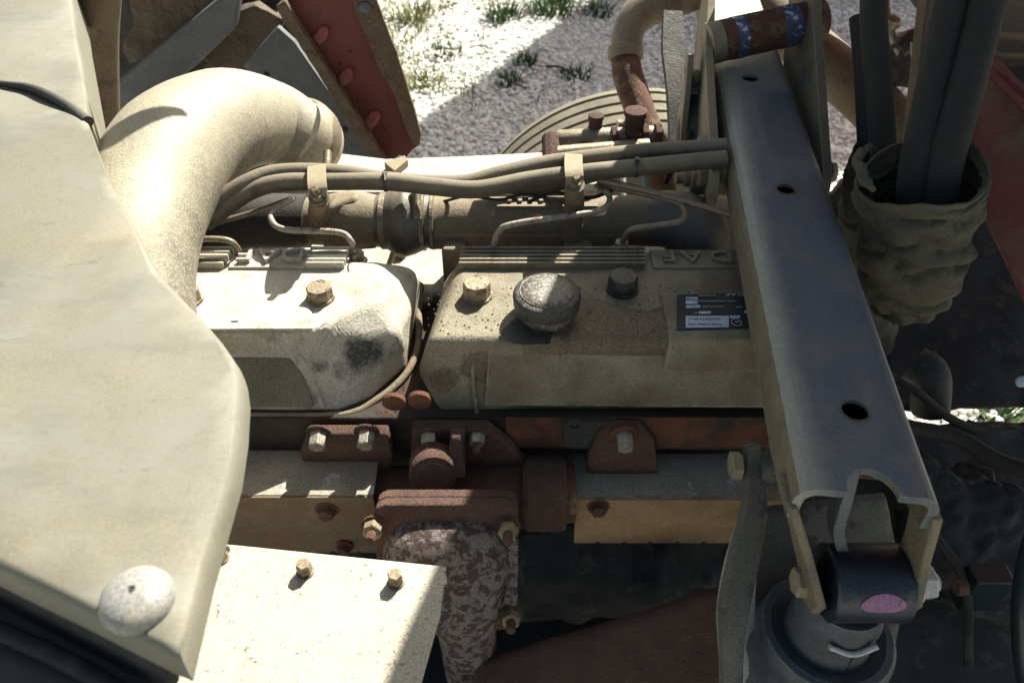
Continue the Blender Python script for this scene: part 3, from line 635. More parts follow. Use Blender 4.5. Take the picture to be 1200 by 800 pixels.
# ---- sunlit plate near the bottom
npz = 1.20
pl = thing('cover_plate', Pz(380, 720, npz), 'bare sunlit aluminium plate with small bolts at the bottom', 'plate')
pts = [Pz(120, 622, npz), Pz(523, 663, npz), Pz(516, 720, npz), Pz(492, 805, npz), Pz(470, 900, npz), Pz(60, 900, npz)]
prism('sheet', pts, (0, 0, -.004), 'plate', pl, bevel=.0015)
prism('sheet_back_fold', [Pz(120, 623, npz - .004) , Pz(522, 663.5, npz - .004), Pz(522, 663.5, npz - .004) + V((0, 0, -.03)), Pz(120, 623, npz - .004) + V((0, 0, -.03))], (0, -.003, 0), 'plate', pl, bevel=.0005)
for px, py in ((259, 654), (358, 670), (464, 682)):
    p = Pz(px, py, npz); bolt(p, (0, 0, 1), .008, .014, 'brass', pl, 0, 1.15)
for px, py in ((263, 645), (367, 657), (470, 666)):
    lathe('slot_hole', [(.006, 0), (.006, .0007), (.0005, .0008)], Pz(px, py, npz), (0, 0, 1), 'dark', pl, 14) if px == 263 else None

# ---- intake manifold
im = thing('intake_manifold', (0.05, .95, 1.2), 'dusty cast intake manifold running behind the valve covers', 'intake manifold')
ym = .955; zm = 1.292
def XM(px, py=262): return Py(px, py, ym).x
tube('plenum', [V((XM(508), ym, zm)), V((XM(530), ym, zm)), V((XM(660), ym, zm)), V((XM(765), ym, zm))], [.037, .034, .034, .037], 'manif', im, 30, 4, wob=.002)
box('plenum_flat', (XM(615), ym - .022, zm - .012), (XM(765) - XM(540), .028, .028), 'manif', im, bevel=.005, bseg=3)
tube('end_elbow', [V((XM(755), ym, zm)), V((XM(785), ym, zm + .002)), V((XM(812), ym - .01, zm - .01)), V((XM(818), ym - .02, zm - .06)), V((XM(818), ym - .02, zm - .11))], [.037, .042, .046, .044, .040], 'manifD', im, 28, 6, wob=.003)
for px, ww in ((534, 30), (676, 34)):
    box('runner', (XM(px), .925, 1.235), (ww / 870, .06, .10), 'manif', im, bevel=.006, bseg=3)
tube('dark_plenum', [V((-.52, ym, zm)), V((XM(300), ym, zm)), V((XM(362), ym, zm))], [.040, .040, .038], 'castO', im, 26, 5)  # shade under the duct put into this stretch's dark colour
tube('reducer', [V((XM(358), ym, zm)), V((XM(378), ym, zm)), V((XM(410), ym, zm)), V((XM(430), ym, zm)), V((XM(448), ym, zm))], [.034, .036, .044, .041, .036], 'manif', im, 26, 5, wob=.003)
layers('cast_gusset', [[V((XM(380), ym - .04, zm - .03)), V((XM(445), ym - .03, zm - .03)), V((XM(445), ym + .02, zm - .03)), V((XM(380), ym + .02, zm - .03))], [V((XM(392), ym - .03, zm + .04)), V((XM(425), ym - .01, zm + .046)), V((XM(425), ym + .01, zm + .046)), V((XM(392), ym + .01, zm + .04))]], 'manif', im, bevel=.008)
box('stamped_rail', (XM(640), ym - .005, zm + .032), (XM(700) - XM(585), .022, .006), 'manif', im, bevel=.001)
for i in range(7): box('raised_mark', (XM(597 + i * 12), ym - .004, zm + .037), (.006, .008, .004), 'manif', im, bevel=.0008)
hc = thing('coupling_hose', (XM(478), ym, 1.25), 'bulging black rubber coupling between the manifold halves', 'hose')
def XT(px): return V((XM(px), ym, zm))
tube('bellow', [XT(440), XT(452), XT(464), XT(476), XT(487), XT(500), XT(510)], [.036, .039, .047, .051, .047, .039, .037], 'bellow', hc, 36, 4)
def band(px, r, wd, par, name='clamp_band', m='clamp'):
    a = XM(px) - wd / 2; return tube(name, [V((a, ym, zm)), V((a + .001, ym, zm)), V((a + wd - .001, ym, zm)), V((a + wd, ym, zm))], [r - .002, r, r, r - .002], m, par, 36, 1)
for px, lab in ((452, 'worm drive hose clamp on the left end of the coupling'), (495, 'worm drive hose clamp with screw on the right end of the coupling')):
    cl = thing('hose_clamp', (XM(px), ym, zm - .04), lab, 'clamp', 'hose clamps round the coupling'); band(px, .0425 if px > 470 else .0405, .012, cl)
    if px > 470:
        tube('clamp_screw', [V((XM(494), ym - .035, zm + .03)), V((XM(492), ym + .0, zm + .055))], .0065, 'clamp', cl, 10, 1)
        hexa('screw_head', .006, .006, V((XM(494), ym - .034, zm + .031)), (0, -.8, -.6), 'steel', cl)
band(508, .041, .006, im, 'bead'); 
tube('dipstick', [Pz(455, 312, 1.21), Pz(462, 292, 1.24)], .004, 'tan', im, 8, 1)

# ---- injector pipes
def pipe(pts, lab, r=.0042, nut=True, m='steel'):
    P = [Pz(*p) for p in pts]; t = thing('injector_pipe', P[-1], lab, 'fuel pipe', 'steel injector pipes behind the valve covers')
    tube('pipe', P, r, m, t, 10, 7)
    if nut:
        hexa('union_nut', .0105, .011, P[-1] + V((0, 0, -.004)), (0, 0, 1), 'clamp', t); hexa('union_base', .014, .006, P[-1] + V((0, 0, -.011)), (0, 0, 1), 'castL', t)
pipe(((345, 232, 1.36), (322, 245, 1.345), (318, 258, 1.34), (335, 269, 1.335), (395, 272, 1.33), (411, 282, 1.322), (418, 300, 1.298)), 'bent injector pipe reaching the sunlit left cover')
pipe(((698, 216, 1.36), (714, 230, 1.35), (708, 244, 1.345), (680, 251, 1.345), (604, 262, 1.34), (584, 272, 1.33), (577, 296, 1.30)), 'long injector pipe curving down left of the filler cap', m='steel')
pipe(((700, 216, 1.355), (780, 233, 1.35), (800, 244, 1.345), (797, 259, 1.34), (765, 265, 1.335), (738, 270, 1.33), (728, 288, 1.30)), 'S-shaped injector pipe beside the dark manifold elbow', m='clamp')
pipe(((215, 282, 1.33), (250, 280, 1.33), (272, 284, 1.325), (284, 301, 1.298)), 'short injector pipe in the shade beside the duct', m='clamp')
tube('leak_off_pipe', [Pz(700, 211, 1.37), Pz(760, 224, 1.36), Pz(858, 252, 1.34)], .0045, 'clamp', None, 10, 4); tag(bpy.data.objects['leak_off_pipe'], 'straight thin pipe slanting from the hose clip towards the beam', 'fuel pipe')
tube('leak_off_pipe', [Pz(250, 262, 1.32), Pz(300, 248, 1.33), Pz(345, 232, 1.35)], .004, 'clamp', None, 10, 4); tag(bpy.data.objects['leak_off_pipe.001'], 'thin dark pipe running under the left duct', 'fuel pipe')

# ---- long hoses with P clips
h1 = tube('rubber_hose', [Pz(240, 262, 1.33), Pz(290, 226, 1.36), Pz(330, 214, 1.37), Pz(380, 213, 1.37), Pz(450, 213, 1.37), Pz(510, 219, 1.37), Pz(560, 222, 1.37), Pz(620, 211, 1.375), Pz(680, 203, 1.38), Pz(760, 195, 1.385), Pz(850, 186, 1.39)], .0118, 'hose', None, 18, 6)
tag(h1, 'lower of the two long dusty hoses above the manifold', 'hose', 'twin rubber hoses above the manifold')
h2 = tube('rubber_hose', [Pz(250, 240, 1.35), Pz(290, 214, 1.37), Pz(330, 202, 1.375), Pz(400, 203, 1.375), Pz(460, 212, 1.365), Pz(540, 215, 1.365), Pz(590, 203, 1.375), Pz(640, 192, 1.38), Pz(700, 184, 1.385), Pz(760, 178, 1.39), Pz(850, 172, 1.395)], .0118, 'hose', None, 18, 6)
tag(h2, 'upper of the two long dusty hoses above the manifold', 'hose', 'twin rubber hoses above the manifold')
tag(tube('rubber_hose', [Pz(565, 213, 1.35), Pz(620, 222, 1.335), Pz(665, 214, 1.345), Pz(700, 205, 1.35)], .009, 'hose', None, 12, 6), 'short thin hose dipping under the twin hoses', 'hose')
def pclip(px, top, bot, lab):
    b = Pz(px, bot, 1.325); t = thing('hose_clip', b, lab, 'hose clip', 'brackets clipping the twin hoses')
    a = Pz(px, top, 1.395); mid = Pz(px, (top + bot) / 2 - 6, 1.398)
    cc = [Pz(px, top + 2, 1.372), Pz(px, top, 1.392), Pz(px, top + 12, 1.400), Pz(px + 1, top + 26, 1.397), Pz(px + 2, top + 38, 1.378), Pz(px + 3, bot, 1.33)]
    strip('clip_strap', cc, .024, .0025, 'tan', t, (0, 0, 1), 4)
    pb = Pz(px + 2, top + 36, 1.383)
    bolt(pb, (0, -.5, .85), .0095, .009, 'clamp', t, .012, 1.35)
    tube('clip_post', [pb + V((0, .006, -.005)), b + V((0, 0, -.01)), b + V((0, .0, -.04))], [.013, .014, .016], 'manif', t, 14, 2)
pclip(371, 195, 250, 'strap and bolt clipping the hoses beside the duct mouth')
pclip(672, 181, 250, 'strap and bolt clipping the hoses above the filler cap')

# ---- sunlit sheet beyond the manifold
tag(prism('side_baffle', [Pz(px, py, 1.262) for px, py in ((330, 225), (360, 175), (452, 186), (540, 183), (640, 178), (645, 196), (700, 200), (700, 225))], (0, 0, -.006), 'castL', None, bevel=.002), 'pale sunlit ledge behind the hoses, in front of the gravel', 'ledge')
tag(prism('cast_tab', [Pz(450, 190, 1.275), Pz(474, 182, 1.275), Pz(478, 187, 1.275), Pz(462, 200, 1.275)], (0, 0, -.012), 'tan', None, bevel=.001), 'small bent tan tab at the foot of the red panel', 'bracket')

# ================================================================== INTAKE DUCT (left elbow)
du = thing('intake_duct', Pd(200, 300, 1.0), 'big dusty plastic intake elbow glowing in the sun', 'duct')
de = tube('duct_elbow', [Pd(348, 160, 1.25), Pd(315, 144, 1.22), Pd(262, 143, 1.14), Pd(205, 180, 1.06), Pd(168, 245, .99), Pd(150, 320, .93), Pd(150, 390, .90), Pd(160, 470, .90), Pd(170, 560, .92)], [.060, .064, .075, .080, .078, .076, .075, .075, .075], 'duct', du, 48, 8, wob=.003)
dbl = blobs(*[(Pd(a, b, d), .075, .62) for a, b, d in ((345, 205, 1.2), (310, 200, 1.14), (275, 212, 1.08), (250, 245, 1.02), (236, 280, .97), (226, 320, .92), (220, 360, .89))])  # speckled dirt on the inner curve, plus that side's shade painted in
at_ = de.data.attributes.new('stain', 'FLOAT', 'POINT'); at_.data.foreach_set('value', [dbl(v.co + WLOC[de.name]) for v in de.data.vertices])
tube('duct_cuff', [Pd(343, 156, 1.243), Pd(347, 159, 1.249), Pd(361, 170, 1.29), Pd(363, 172, 1.297)], [.058, .0625, .0625, .058], 'duct', du, 40, 1)
tube('cuff_clamp', [Pd(349, 160, 1.252), Pd(351, 161, 1.257), Pd(356, 165, 1.272), Pd(357, 166, 1.275)], [.061, .0655, .0655, .061], 'clamp', du, 40, 1)
tube('clamp_screw', [Pd(384, 178, 1.16), Pd(383, 196, 1.15)], .006, 'clamp', du, 10, 1)

# ================================================================== LEFT FOREGROUND HOUSING
hz = 1.50
ho = thing('air_housing', Pz(100, 500, hz - .12), 'large pale dusty housing filling the left edge of the view', 'housing')
out = [(-60, 85), (0, 98), (40, 104), (75, 122), (103, 143), (112, 170), (127, 206), (155, 258), (182, 310), (230, 362), (262, 400), (283, 432), (286, 455), (283, 500), (275, 550), (259, 605), (240, 670), (224, 735), (214, 776), (195, 769), (90, 716), (0, 673), (-120, 610)]
def grid_top(name, poly, z0, m, par, thick=.05, amp=.004, inset=.010):
    """a moulded shell: rounded edge, skirt going down, gently uneven top"""
    P = [Pz(px, py, z0) for px, py in poly]; c = sum(P, V()) / len(P); loops = []
    for k, (s, dz) in enumerate(((.0, -thick), (.0, -.012), (.002, -.005), (.006, -.0012), (inset, 0))):
        loops.append([p + (c - p).normalized() * s + V((0, 0, dz)) for p in P])
    vs, fs = loft(loops, False); n = len(P)
    fs.append(tuple(len(vs) - n + j for j in range(n)))
    o = mk(name, vs, fs, m, par, angle=60)
    bm = bmesh.new(); bm.from_mesh(o.data); bmesh.ops.triangulate(bm, faces=[f for f in bm.faces if len(f.verts) > 4])
    for _ in range(4): bmesh.ops.subdivide_edges(bm, edges=[e for e in bm.edges if e.calc_length() > .025], cuts=1)
    bmesh.ops.triangulate(bm, faces=bm.faces)
    cz = WLOC[o.name]
    for v in bm.verts:
        q = v.co + cz; f = min(1, max(0, (q.z - (z0 - .012)) / .012)); v.co.z += f * amp * (1.8 * noise.noise(q * 5) + noise.noise(q * 9) + .3 * noise.noise(q * 22))
    bm.to_mesh(o.data); bm.free(); o.data.polygons.foreach_set('use_smooth', [True] * len(o.data.polygons)); return o
grid_top('housing_shell', out, hz, 'panel', ho, thick=.022, amp=.006)
# folded dark underside along the lower edge
e0, e1 = Pz(-120, 612, hz - .012), Pz(193, 769, hz - .012)
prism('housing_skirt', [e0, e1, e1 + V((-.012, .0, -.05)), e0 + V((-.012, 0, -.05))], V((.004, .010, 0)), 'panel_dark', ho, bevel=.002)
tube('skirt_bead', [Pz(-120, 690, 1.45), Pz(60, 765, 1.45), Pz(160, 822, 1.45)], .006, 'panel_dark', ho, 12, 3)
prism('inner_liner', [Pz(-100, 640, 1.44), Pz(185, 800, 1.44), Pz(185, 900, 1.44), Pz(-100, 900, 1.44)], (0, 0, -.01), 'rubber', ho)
kb = Pz(163, 706, hz + .002)
fst = thing('push_fastener', kb, 'round pale domed button fastened in the housing corner', 'fastener')
lathe('fastener_dome', [(.0205, 0), (.021, .002), (.0207, .005), (.0193, .0085), (.0165, .0112), (.012, .0135), (.006, .0148), (.0024, .0150), (.0018, .0138), (.0004, .0138)], kb, (0, 0, 1), 'knob', fst, 48)
lathe('dimple', [(.0016, .0139), (.0016, .0142), (.0003, .0142)], kb, (0, 0, 1), 'dark', fst, 12)
# upper neck joined by a black rubber lip
up_ = thing('air_neck', Pz(40, 60, hz - .1), 'pale grey upper neck beyond the black seam', 'housing')
grid_top('neck_shell', [(-90, -80), (76, -80), (84, 0), (95, 70), (104, 138), (75, 128), (40, 112), (0, 106), (-90, 98)], hz - .003, 'panel', up_, thick=.09, amp=.003)
tube('seam_lip', [Pz(-60, 90, hz + .001), Pz(0, 98, hz + .001), Pz(38, 104, hz + .001), Pz(74, 121, hz + .001), Pz(103, 143, hz - .002)], [.004, .004, .0055, .006, .007], 'rubber', up_, 10, 5)

# ================================================================== FAR LEFT: mud guard, frame, red panel
tag(tube('vertical_post', [Py(118, -40, 1.42), Py(113, 40, 1.42), Py(116, 140, 1.42), Py(118, 240, 1.42)], .037, 'khaki', None, 24, 4), 'brown rounded post rising behind the pale neck', 'post')
def flat(name, poly, y, m, t=.01, parent=None, bevel=.0015): return prism(name, [Py(px, py, y) for px, py in poly], (0, t, 0), m, parent, bevel)
mg = thing('inner_wing', Py(250, 200, 1.62), 'dark muddy inner wing structure behind the duct', 'inner wing')
flat('back_sheet', ((60, -40), (345, -40), (350, 60), (470, 230), (60, 260)), 1.72, 'dark', .01, mg)
roughen(bake(flat('mud_caked_sheet', ((150, -20), (262, -20), (252, 2), (205, 42), (152, 76), (143, 60), (155, 20)), 1.66, 'grease', .03, mg)), .006, 3)
flat('diagonal_brace', ((136, 96), (262, -6), (282, -6), (276, 34), (230, 78), (175, 118), (140, 140)), 1.60, 'dkgrey', .03, mg, .006)
roughen(bake(flat('cracked_mud', ((262, 20), (300, 8), (335, 24), (320, 48), (296, 60), (284, 82), (240, 80), (240, 60)), 1.635, 'grease', .03, mg)), .006, 3)
flat('wing_panel', ((284, 78), (325, 32), (345, 50), (458, 212), (420, 212), (398, 178), (372, 140), (345, 105), (318, 92), (300, 92)), 1.58, 'dkgrey', .02, mg, .004)
for px, py in ((404, 152), (376, 160), (352, 150), (312, 88)): lathe('rivet', [(.007, 0), (.006, .003), (.001, .0045)], Py(px, py, 1.58), (0, -1, 0), 'dark', mg, 12)
tag(roughen(bake(prism('angle_strip', [Py(px, py, 1.53) for px, py in ((322, 8), (333, 2), (350, 28), (400, 108), (454, 192), (444, 197), (420, 166), (375, 92), (338, 34))], (0, .02, .0), 'angle', None, bevel=.002)), .003, 3, 40), 'rusty muddy angle iron between the grey wing and red panel', 'angle iron')
rp = thing('step_fender', Py(440, 180, 1.53), 'faded red step panel with three torn clip openings', 'panel')
rpts = [(328, -10), (432, -10), (462, 62), (493, 160), (492, 170), (483, 176), (476, 185), (468, 182), (455, 192), (440, 176), (395, 102), (350, 30)]
flat('panel_sheet', rpts, 1.555, 'red', .006, rp)
roughen(bake(prism('edge_flange', [Py(px, py, 1.545) for px, py in ((408, -12), (437, -12), (465, 62), (494, 158), (491, 172), (482, 170), (462, 110), (446, 88), (430, 45), (418, 18))], (0, .012, 0), 'angle', rp, bevel=.002)), .002, 3)
for px, py in ((377, 43), (405, 92), (437, 142)):
    roughen(bake(prism('torn_tab', [Py(px + a * .8, py + b * .75, 1.548) for a, b in ((-13, 2), (-2, -15), (8, -16), (11, -6), (6, 6), (-4, 16))], (0, .009, 0), 'redD', rp, bevel=.002)), .003, 2, 60)
lathe('flange_bolt', [(.011, 0), (.011, .004), (.006, .007), (.0005, .007)], Py(428, 9, 1.545), (0, -1, 0), 'dkgrey', rp, 16)
for px, py in ((410, 60), (428, 118), (403, 110), (418, 117), (398, 75), (382, 72), (450, 150)): lathe('small_hole', [(.003, 0), (.003, .0006), (.0003, .0006)], Py(px, py, 1.554), (0, -1, 0), 'dark', rp, 10)

# ================================================================== FAR CENTRE: pipes, fittings, brackets
ki = thing('coolant_pipe', Pd(760, 170, 1.5), 'khaki elbow joined to a rusty pipe over the tyre', 'pipe')
tube('rusty_pipe', [Pd(733, 66, 1.50), Pd(736, 90, 1.49), Pd(750, 130, 1.47), Pd(768, 185, 1.45), Pd(775, 230, 1.45)], [.026, .029, .028, .030, .03], 'rustpipe', ki, 26, 5, wob=.002)
tube('khaki_elbow', [Pd(815, -12, 1.50), Pd(780, 2, 1.5), Pd(754, 12, 1.5), Pd(737, 35, 1.5), Pd(733, 68, 1.5)], [.037, .036, .034, .030, .030], 'khpipe', ki, 28, 6)
tube('elbow_collar', [Pd(733.5, 55, 1.5), Pd(733.3, 57, 1.5), Pd(733, 68, 1.5), Pd(733, 70, 1.5)], [.029, .034, .0335, .029], 'khpipe', ki, 28, 1)
tube('elbow_clamp', [Pd(772, 3, 1.5), Pd(774, 2, 1.5), Pd(788, -2, 1.5), Pd(790, -3, 1.5)], [.035, .0395, .0395, .035], 'clamp', ki, 28, 1)
tag(strip('dark_strut', [Pd(788, 15, 1.42), Pd(789, 60, 1.40), Pd(793, 110, 1.38), Pd(795, 185, 1.36)], [.035, .042, .036, .03], .012, 'castO', None, (0, -1, .1), 4), 'dark flat strut hanging beside the beam bracket', 'strut')
# actuator with rusty fittings
ac = thing('actuator', Pd(700, 170, 1.25), 'rusty dusty actuator cylinder with bolted fittings above the tyre', 'actuator')
tube('upper_barrel', [Pd(652, 165, 1.24), Pd(656, 165, 1.24), Pd(730, 161, 1.25), Pd(770, 159, 1.25)], [.015, .017, .017, .016], 'clamp', ac, 20, 1)
tube('lower_barrel', [Pd(650, 181, 1.22), Pd(760, 172, 1.23)], .013, 'clamp', ac, 18, 1)
tube('end_block', [Pd(645, 160, 1.23), Pd(646, 190, 1.21)], .014, 'rust', ac, 8, 1, bevel=.002)
for px, py, r, h in ((697, 158, .011, .022), (742, 160, .016, .03)):
    p = Pd(px, py, 1.25); lathe('fitting', [(r * 1.3, 0), (r * 1.3, h * .25), (r, h * .3), (r, h), (r * 1.15, h * 1.05), (r * 1.1, h * 1.3), (r * .5, h * 1.4)], p + V((0, 0, .005)), (0, 0, 1), 'rust', ac, 12)
for px, py in ((719, 163), (755, 160), (770, 160)): tube('ring', [Pd(px - 3, py, 1.245), Pd(px + 4, py - .3, 1.245)], .0205, 'rust', ac, 8, 1, bevel=.001)
tube('banjo', [Pd(724, 148, 1.25), Pd(730, 147, 1.25)], .010, 'clamp', ac, 12, 1)

# ---- cross beam
BD = V((.1108, 1, 0)).normalized(); BS = V((1, -.1108, 0)).normalized()
B0 = V((.292, .393, 1.40))      # centre of the near end, top
bmth = thing('cross_beam', B0 + BD * .6 + V((0, 0, -.06)), 'wide blue grey steel channel beam crossing over the engine', 'beam')
W2 = .0585; T = .008; Hh = .052; rc = .019
def usec(o, w2, hh):
    pts = []
    for a in range(0, 6):
        an = math.pi - a * math.pi / 10; pts.append((-w2 + rc + rc * math.cos(an), -rc + rc * math.sin(an)))
    pts = [(-w2, -hh)] + pts
    for a in range(0, 6):
        an = math.pi / 2 - a * math.pi / 10; pts.append((w2 - rc + rc * math.cos(an), -rc + rc * math.sin(an)))
    pts.append((w2, -hh)); pts.append((w2 - T, -hh)); ri = rc - T
    for a in range(0, 6):
        an = a * math.pi / 10; pts.append((w2 - rc + ri * math.cos(an), -rc + ri * math.sin(an)))
    for a in range(0, 6):
        an = math.pi / 2 + a * math.pi / 10; pts.append((-w2 + rc + ri * math.cos(an), -rc + ri * math.sin(an)))
    pts.append((-w2 + T, -hh))
    return [o + BS * a + V((0, 0, b)) for a, b in pts]
st = [B0 + BD * s for s in (0, .03, .08, .2, .35, .5, .7, .85, 1.0, 1.2, 1.5)]
vs, fs = loft([usec(o, W2, h) for o, h in zip(st, (.040, .048, Hh, Hh, Hh, Hh, Hh, Hh, Hh, Hh, Hh))])
beam = mk('channel', vs, fs, 'beam', bmth)
def cutter(c, r, axis=(0, 0, 1), h=.06, sy=1):
    x, y, z = axes(axis); n = 28
    lp = lambda q: [V(c) + z * q + x * r * math.cos(6.2832 * j / n) + y * r * sy * math.sin(6.2832 * j / n) for j in range(n)]
    vs, fs = loft([lp(-h), lp(h)]); return mk('cutter', vs, fs, 'dark')
holes = [cutter(Pz(1002, 481, 1.40), .0118, h=.02), cutter(Pz(921, 222, 1.40), .011, h=.02), cutter(Pz(879, 92, 1.40), .011, h=.02), cutter(Pz(1023, 572, 1.40) + BD * -.003, .021, h=.02, sy=1.1)]
for c in holes:
    b = beam.modifiers.new('cut', 'BOOLEAN'); b.operation = 'DIFFERENCE'; b.object = c; b.solver = 'EXACT'
bpy.context.view_layer.update(); bake(beam)
for c in holes: bpy.data.objects.remove(c)
def beam_dust(p):
    q = p - B0; along = q.dot(BD); side = q.dot(BS)
    far = min(.75, max(0, (along - .40) * 1.25)); left = max(0, (-side - .022) * 22); dark = .75 * max(0, 1 - ((along - .66) / .11) ** 2) * max(0, min(1, (side + .01) / .03))
    return min(.85, .12 + far + left - dark)
roughen(beam, .0006, 6, 8, L=.014, stain=beam_dust)
beam.data.materials.append(M['beamD'])
for p in beam.data.polygons:
    wz = p.center.z + WLOC[beam.name].z
    if p.normal.x < -.8 or wz < 1.40 - .0075 and (abs(p.normal.z) < .9 or p.normal.z < 0) and p.normal.x < .5 and abs(p.normal.y) < .8: p.material_index = 1
beam.data.polygons.foreach_set('use_smooth', [True] * len(beam.data.polygons)); beam.data.set_sharp_from_angle(angle=R(30))
# dust-caked outer flange skin
prism('inner_web', [B0 + BS * a + BD * b + V((0, 0, -.05)) for a, b in ((-.05, .06), (.05, .06), (.05, 1.4), (-.05, 1.4))], (0, 0, -.004), 'rustpipe', bmth)
# end lugs holding the bushing
bc = Py(1010, 682, .395)                                   # bushing centre
for s, nm in ((-1, 'left'), (1, 'right')):
    e = B0 + BS * s * (W2 - T / 2) + V((0, 0, -.028)); q = bc + V((s * .0385, 0, 0))
    pts2 = [e + V((0, -.004, .006)), e + V((0, .036, .006)), e * .5 + q * .5 + V((0, .026, 0)), q + V((0, .026, .01)), q + V((0, .020, -.022)), q + V((0, 0, -.032)), q + V((0, -.020, -.022)), q + V((0, -.026, 0)), e * .5 + q * .5 + V((0, -.012, .004))]
    for p in pts2[3:8]: p.x = q.x
    prism('end_lug', pts2, V((s * .009, 0, 0)), 'beamD', bmth, bevel=.003)
lk = thing('strut_bushing', bc, 'dark worn bushing with a pink paint dab under the beam end', 'bushing')
tube('bushing_sleeve', [bc + V((-.036, 0, 0)), bc + V((-.034, 0, 0)), bc + V((.034, 0, 0)), bc + V((.036, 0, 0))], [.034, .036, .036, .034], 'bushing', lk, 48, 1)
# paint dab wrapped on the sleeve
pc = Pd(1015, 707, .70); dab = []; 
for k in range(3): pass
dv = []; df = []; NA, NR = 28, 5
def sleeve(xx, an, rr=.0366): return V((xx, bc.y + rr * math.cos(an), bc.z + rr * math.sin(an)))
a0 = R(152)
dv.append(sleeve(bc.x + .004, a0))
for i in range(1, NR + 1):
    for j in range(NA):
        t = 6.2832 * j / NA; q = i / NR * (1 + .06 * math.sin(3 * t))
        dv.append(sleeve(bc.x + .004 + .020 * q * math.cos(t), a0 + .26 * q * math.sin(t)))
for j in range(NA): df.append((0, 1 + j, 1 + (j + 1) % NA))
for i in range(NR - 1):
    for j in range(NA): k = (j + 1) % NA; df.append((1 + i * NA + j, 1 + (i + 1) * NA + j, 1 + (i + 1) * NA + k, 1 + i * NA + k))
mk('paint_dab', dv, df, 'pink', lk)
bolt(bc + V((-.046, 0, 0)), (-1, 0, 0), .014, .014, 'tan', lk, 0, 1.25, name='bolt_head')
nb = bolt(bc + V((.046, 0, 0)), (1, 0, 0), .0165, .015, 'nutpale', lk, .006, 1.25, name='nut')
# centre hook behind the notch
ck = Pz(1012, 560, 1.40) + V((0, .01, -.004))
strip('centre_rib', [ck + V((-.004, .008, 0)), ck + V((-.004, 0, -.03)), ck + V((-.001, -.004, -.07)), ck + V((.016, -.004, -.11))], .020, .010, 'dkgrey', bmth, (1, 0, 0), 4)
# strut below
sb = bc + V((-.008, .0, -.035)); su = thing('cab_strut', sb + V((0, 0, -.16)), 'blue grey cab strut with a wide cup below the bushing', 'strut')
lathe('neck', [(.036, .012), (.038, 0), (.041, -.012), (.040, -.02), (.042, -.045), (.044, -.09)], sb, (0, 0, 1), 'bluegrey', su, 40)
lathe('cup', [(.044, -.060), (.056, -.052), (.063, -.053), (.067, -.060), (.068, -.072), (.0655, -.078), (.0655, -.084), (.070, -.090), (.072, -.100), (.069, -.108), (.070, -.12), (.076, -.128), (.078, -.2)], sb, (0, 0, 1), 'bluegrey', su, 48)
tube('weld_bead', [sb + V((-.022, -.040, -.010)), sb + V((0, -.044, -.016)), sb + V((.022, -.040, -.008))], .003, 'nutpale', su, 8, 6, wob=.001)
tube('neck_seam', [sb + V((.006, -.0405, -.018)), sb + V((.004, -.0425, -.08))], .0012, 'dark', su, 6, 1)

# left arm with nut at the beam end
ar = thing('lock_arm', Pd(870, 800, .72), 'bent flat lock arm with a nut left of the beam end', 'arm')
strip('arm', [Pd(880, 520, .82), Pd(882, 545, .82), Pd(884, 590, .81), Pd(872, 650, .80), Pd(860, 710, .79), Pd(857, 760, .79), Pd(856, 830, .79)], [.014, .020, .024, .03, .03, .022, .020], .014, 'green', ar, (0, .3, .9), 5, bevel=.002)
strip('arm_face', [Pd(878, 598, .825), Pd(868, 660, .83), Pd(862, 720, .83), Pd(864, 830, .83)], [.018, .034, .04, .03], .006, 'nutpale', ar, (0, -.6, .8), 4)
tube('arm_pin', [Pd(856, 545, .815), Pd(868, 545, .815)], .0145, 'tan', ar, 6, 1, bevel=.001)
tube('pin_spacer', [Pd(888, 548, .825), Pd(908, 550, .825)], [.017, .019], 'green', ar, 20, 1)
box('beam_foot', Pd(912, 552, .84), (.030, .03, .07), 'beamD', ar, bevel=.003)
tag(roughen(bake(prism('mounting_plate', [Pd(px, py, dd) for px, py, dd in ((893, 602, .86), (1040, 585, .86), (1060, 700, .86), (1040, 830, .86), (870, 830, .86), (880, 700, .86))], (0, .012, 0), 'green', None, bevel=.003)), .002, 2), 'grimy grey mounting plate standing behind the strut cup', 'plate')

# cross tube with blue paint
ct = thing('cross_tube', Pd(890, 45, 1.25), 'rusty cross tube with chipped blue bands over the beam', 'tube')
TA, TB = V((.308, 1.235, 1.437)), V((.492, 1.275, 1.462))
tube('tube_body', [TA, TA.lerp(TB, .5), TB], .031, 'rustpipe', ct, 30, 4, wob=.0015)
for a, b in ((.21, .30), (.62, .76)): tube('paint_band', [TA.lerp(TB, a), TA.lerp(TB, b)], .0322, 'blue', ct, 30, 3)
tube('tan_sleeve', [TA.lerp(TB, -.01), TA.lerp(TB, .1)], .0318, 'tan', ct, 30, 2)
# brackets either side of the beam
br = thing('bracket_plate', V((.30, 1.1, 1.3)), 'narrow dusty bracket plate on the left side of the beam', 'bracket')
def yz(name, x, pts, t, m, par, bevel=.002, slope=.11): return prism(name, [V((x + slope * (y - 1.1), y, z)) for y, z in pts], V((t, 0, 0)), m, par, bevel)
yz('side_plate', .287, [(1.36, 1.50), (1.30, 1.505), (1.20, 1.435), (.95, 1.375), (.93, 1.35), (.94, 1.30), (1.02, 1.24), (1.2, 1.26), (1.36, 1.40)], .013, 'tan', br)
for y_, z_, r_ in ((1.0, 1.335, .014), (.965, 1.295, .015)):
    p = V((.287 + .11 * (y_ - 1.1), y_, z_)); box('spacer_block', p + V((-.010, 0, 0)), (.022, .036, .036), 'tan', br, bevel=.003)
    lathe('bolt', [(.012, 0), (.012, .009), (.008, .010), (.008, .02), (.007, .021)], p + V((-.02, 0, 0)), (-1, 0, 0), 'tan', br, 14)
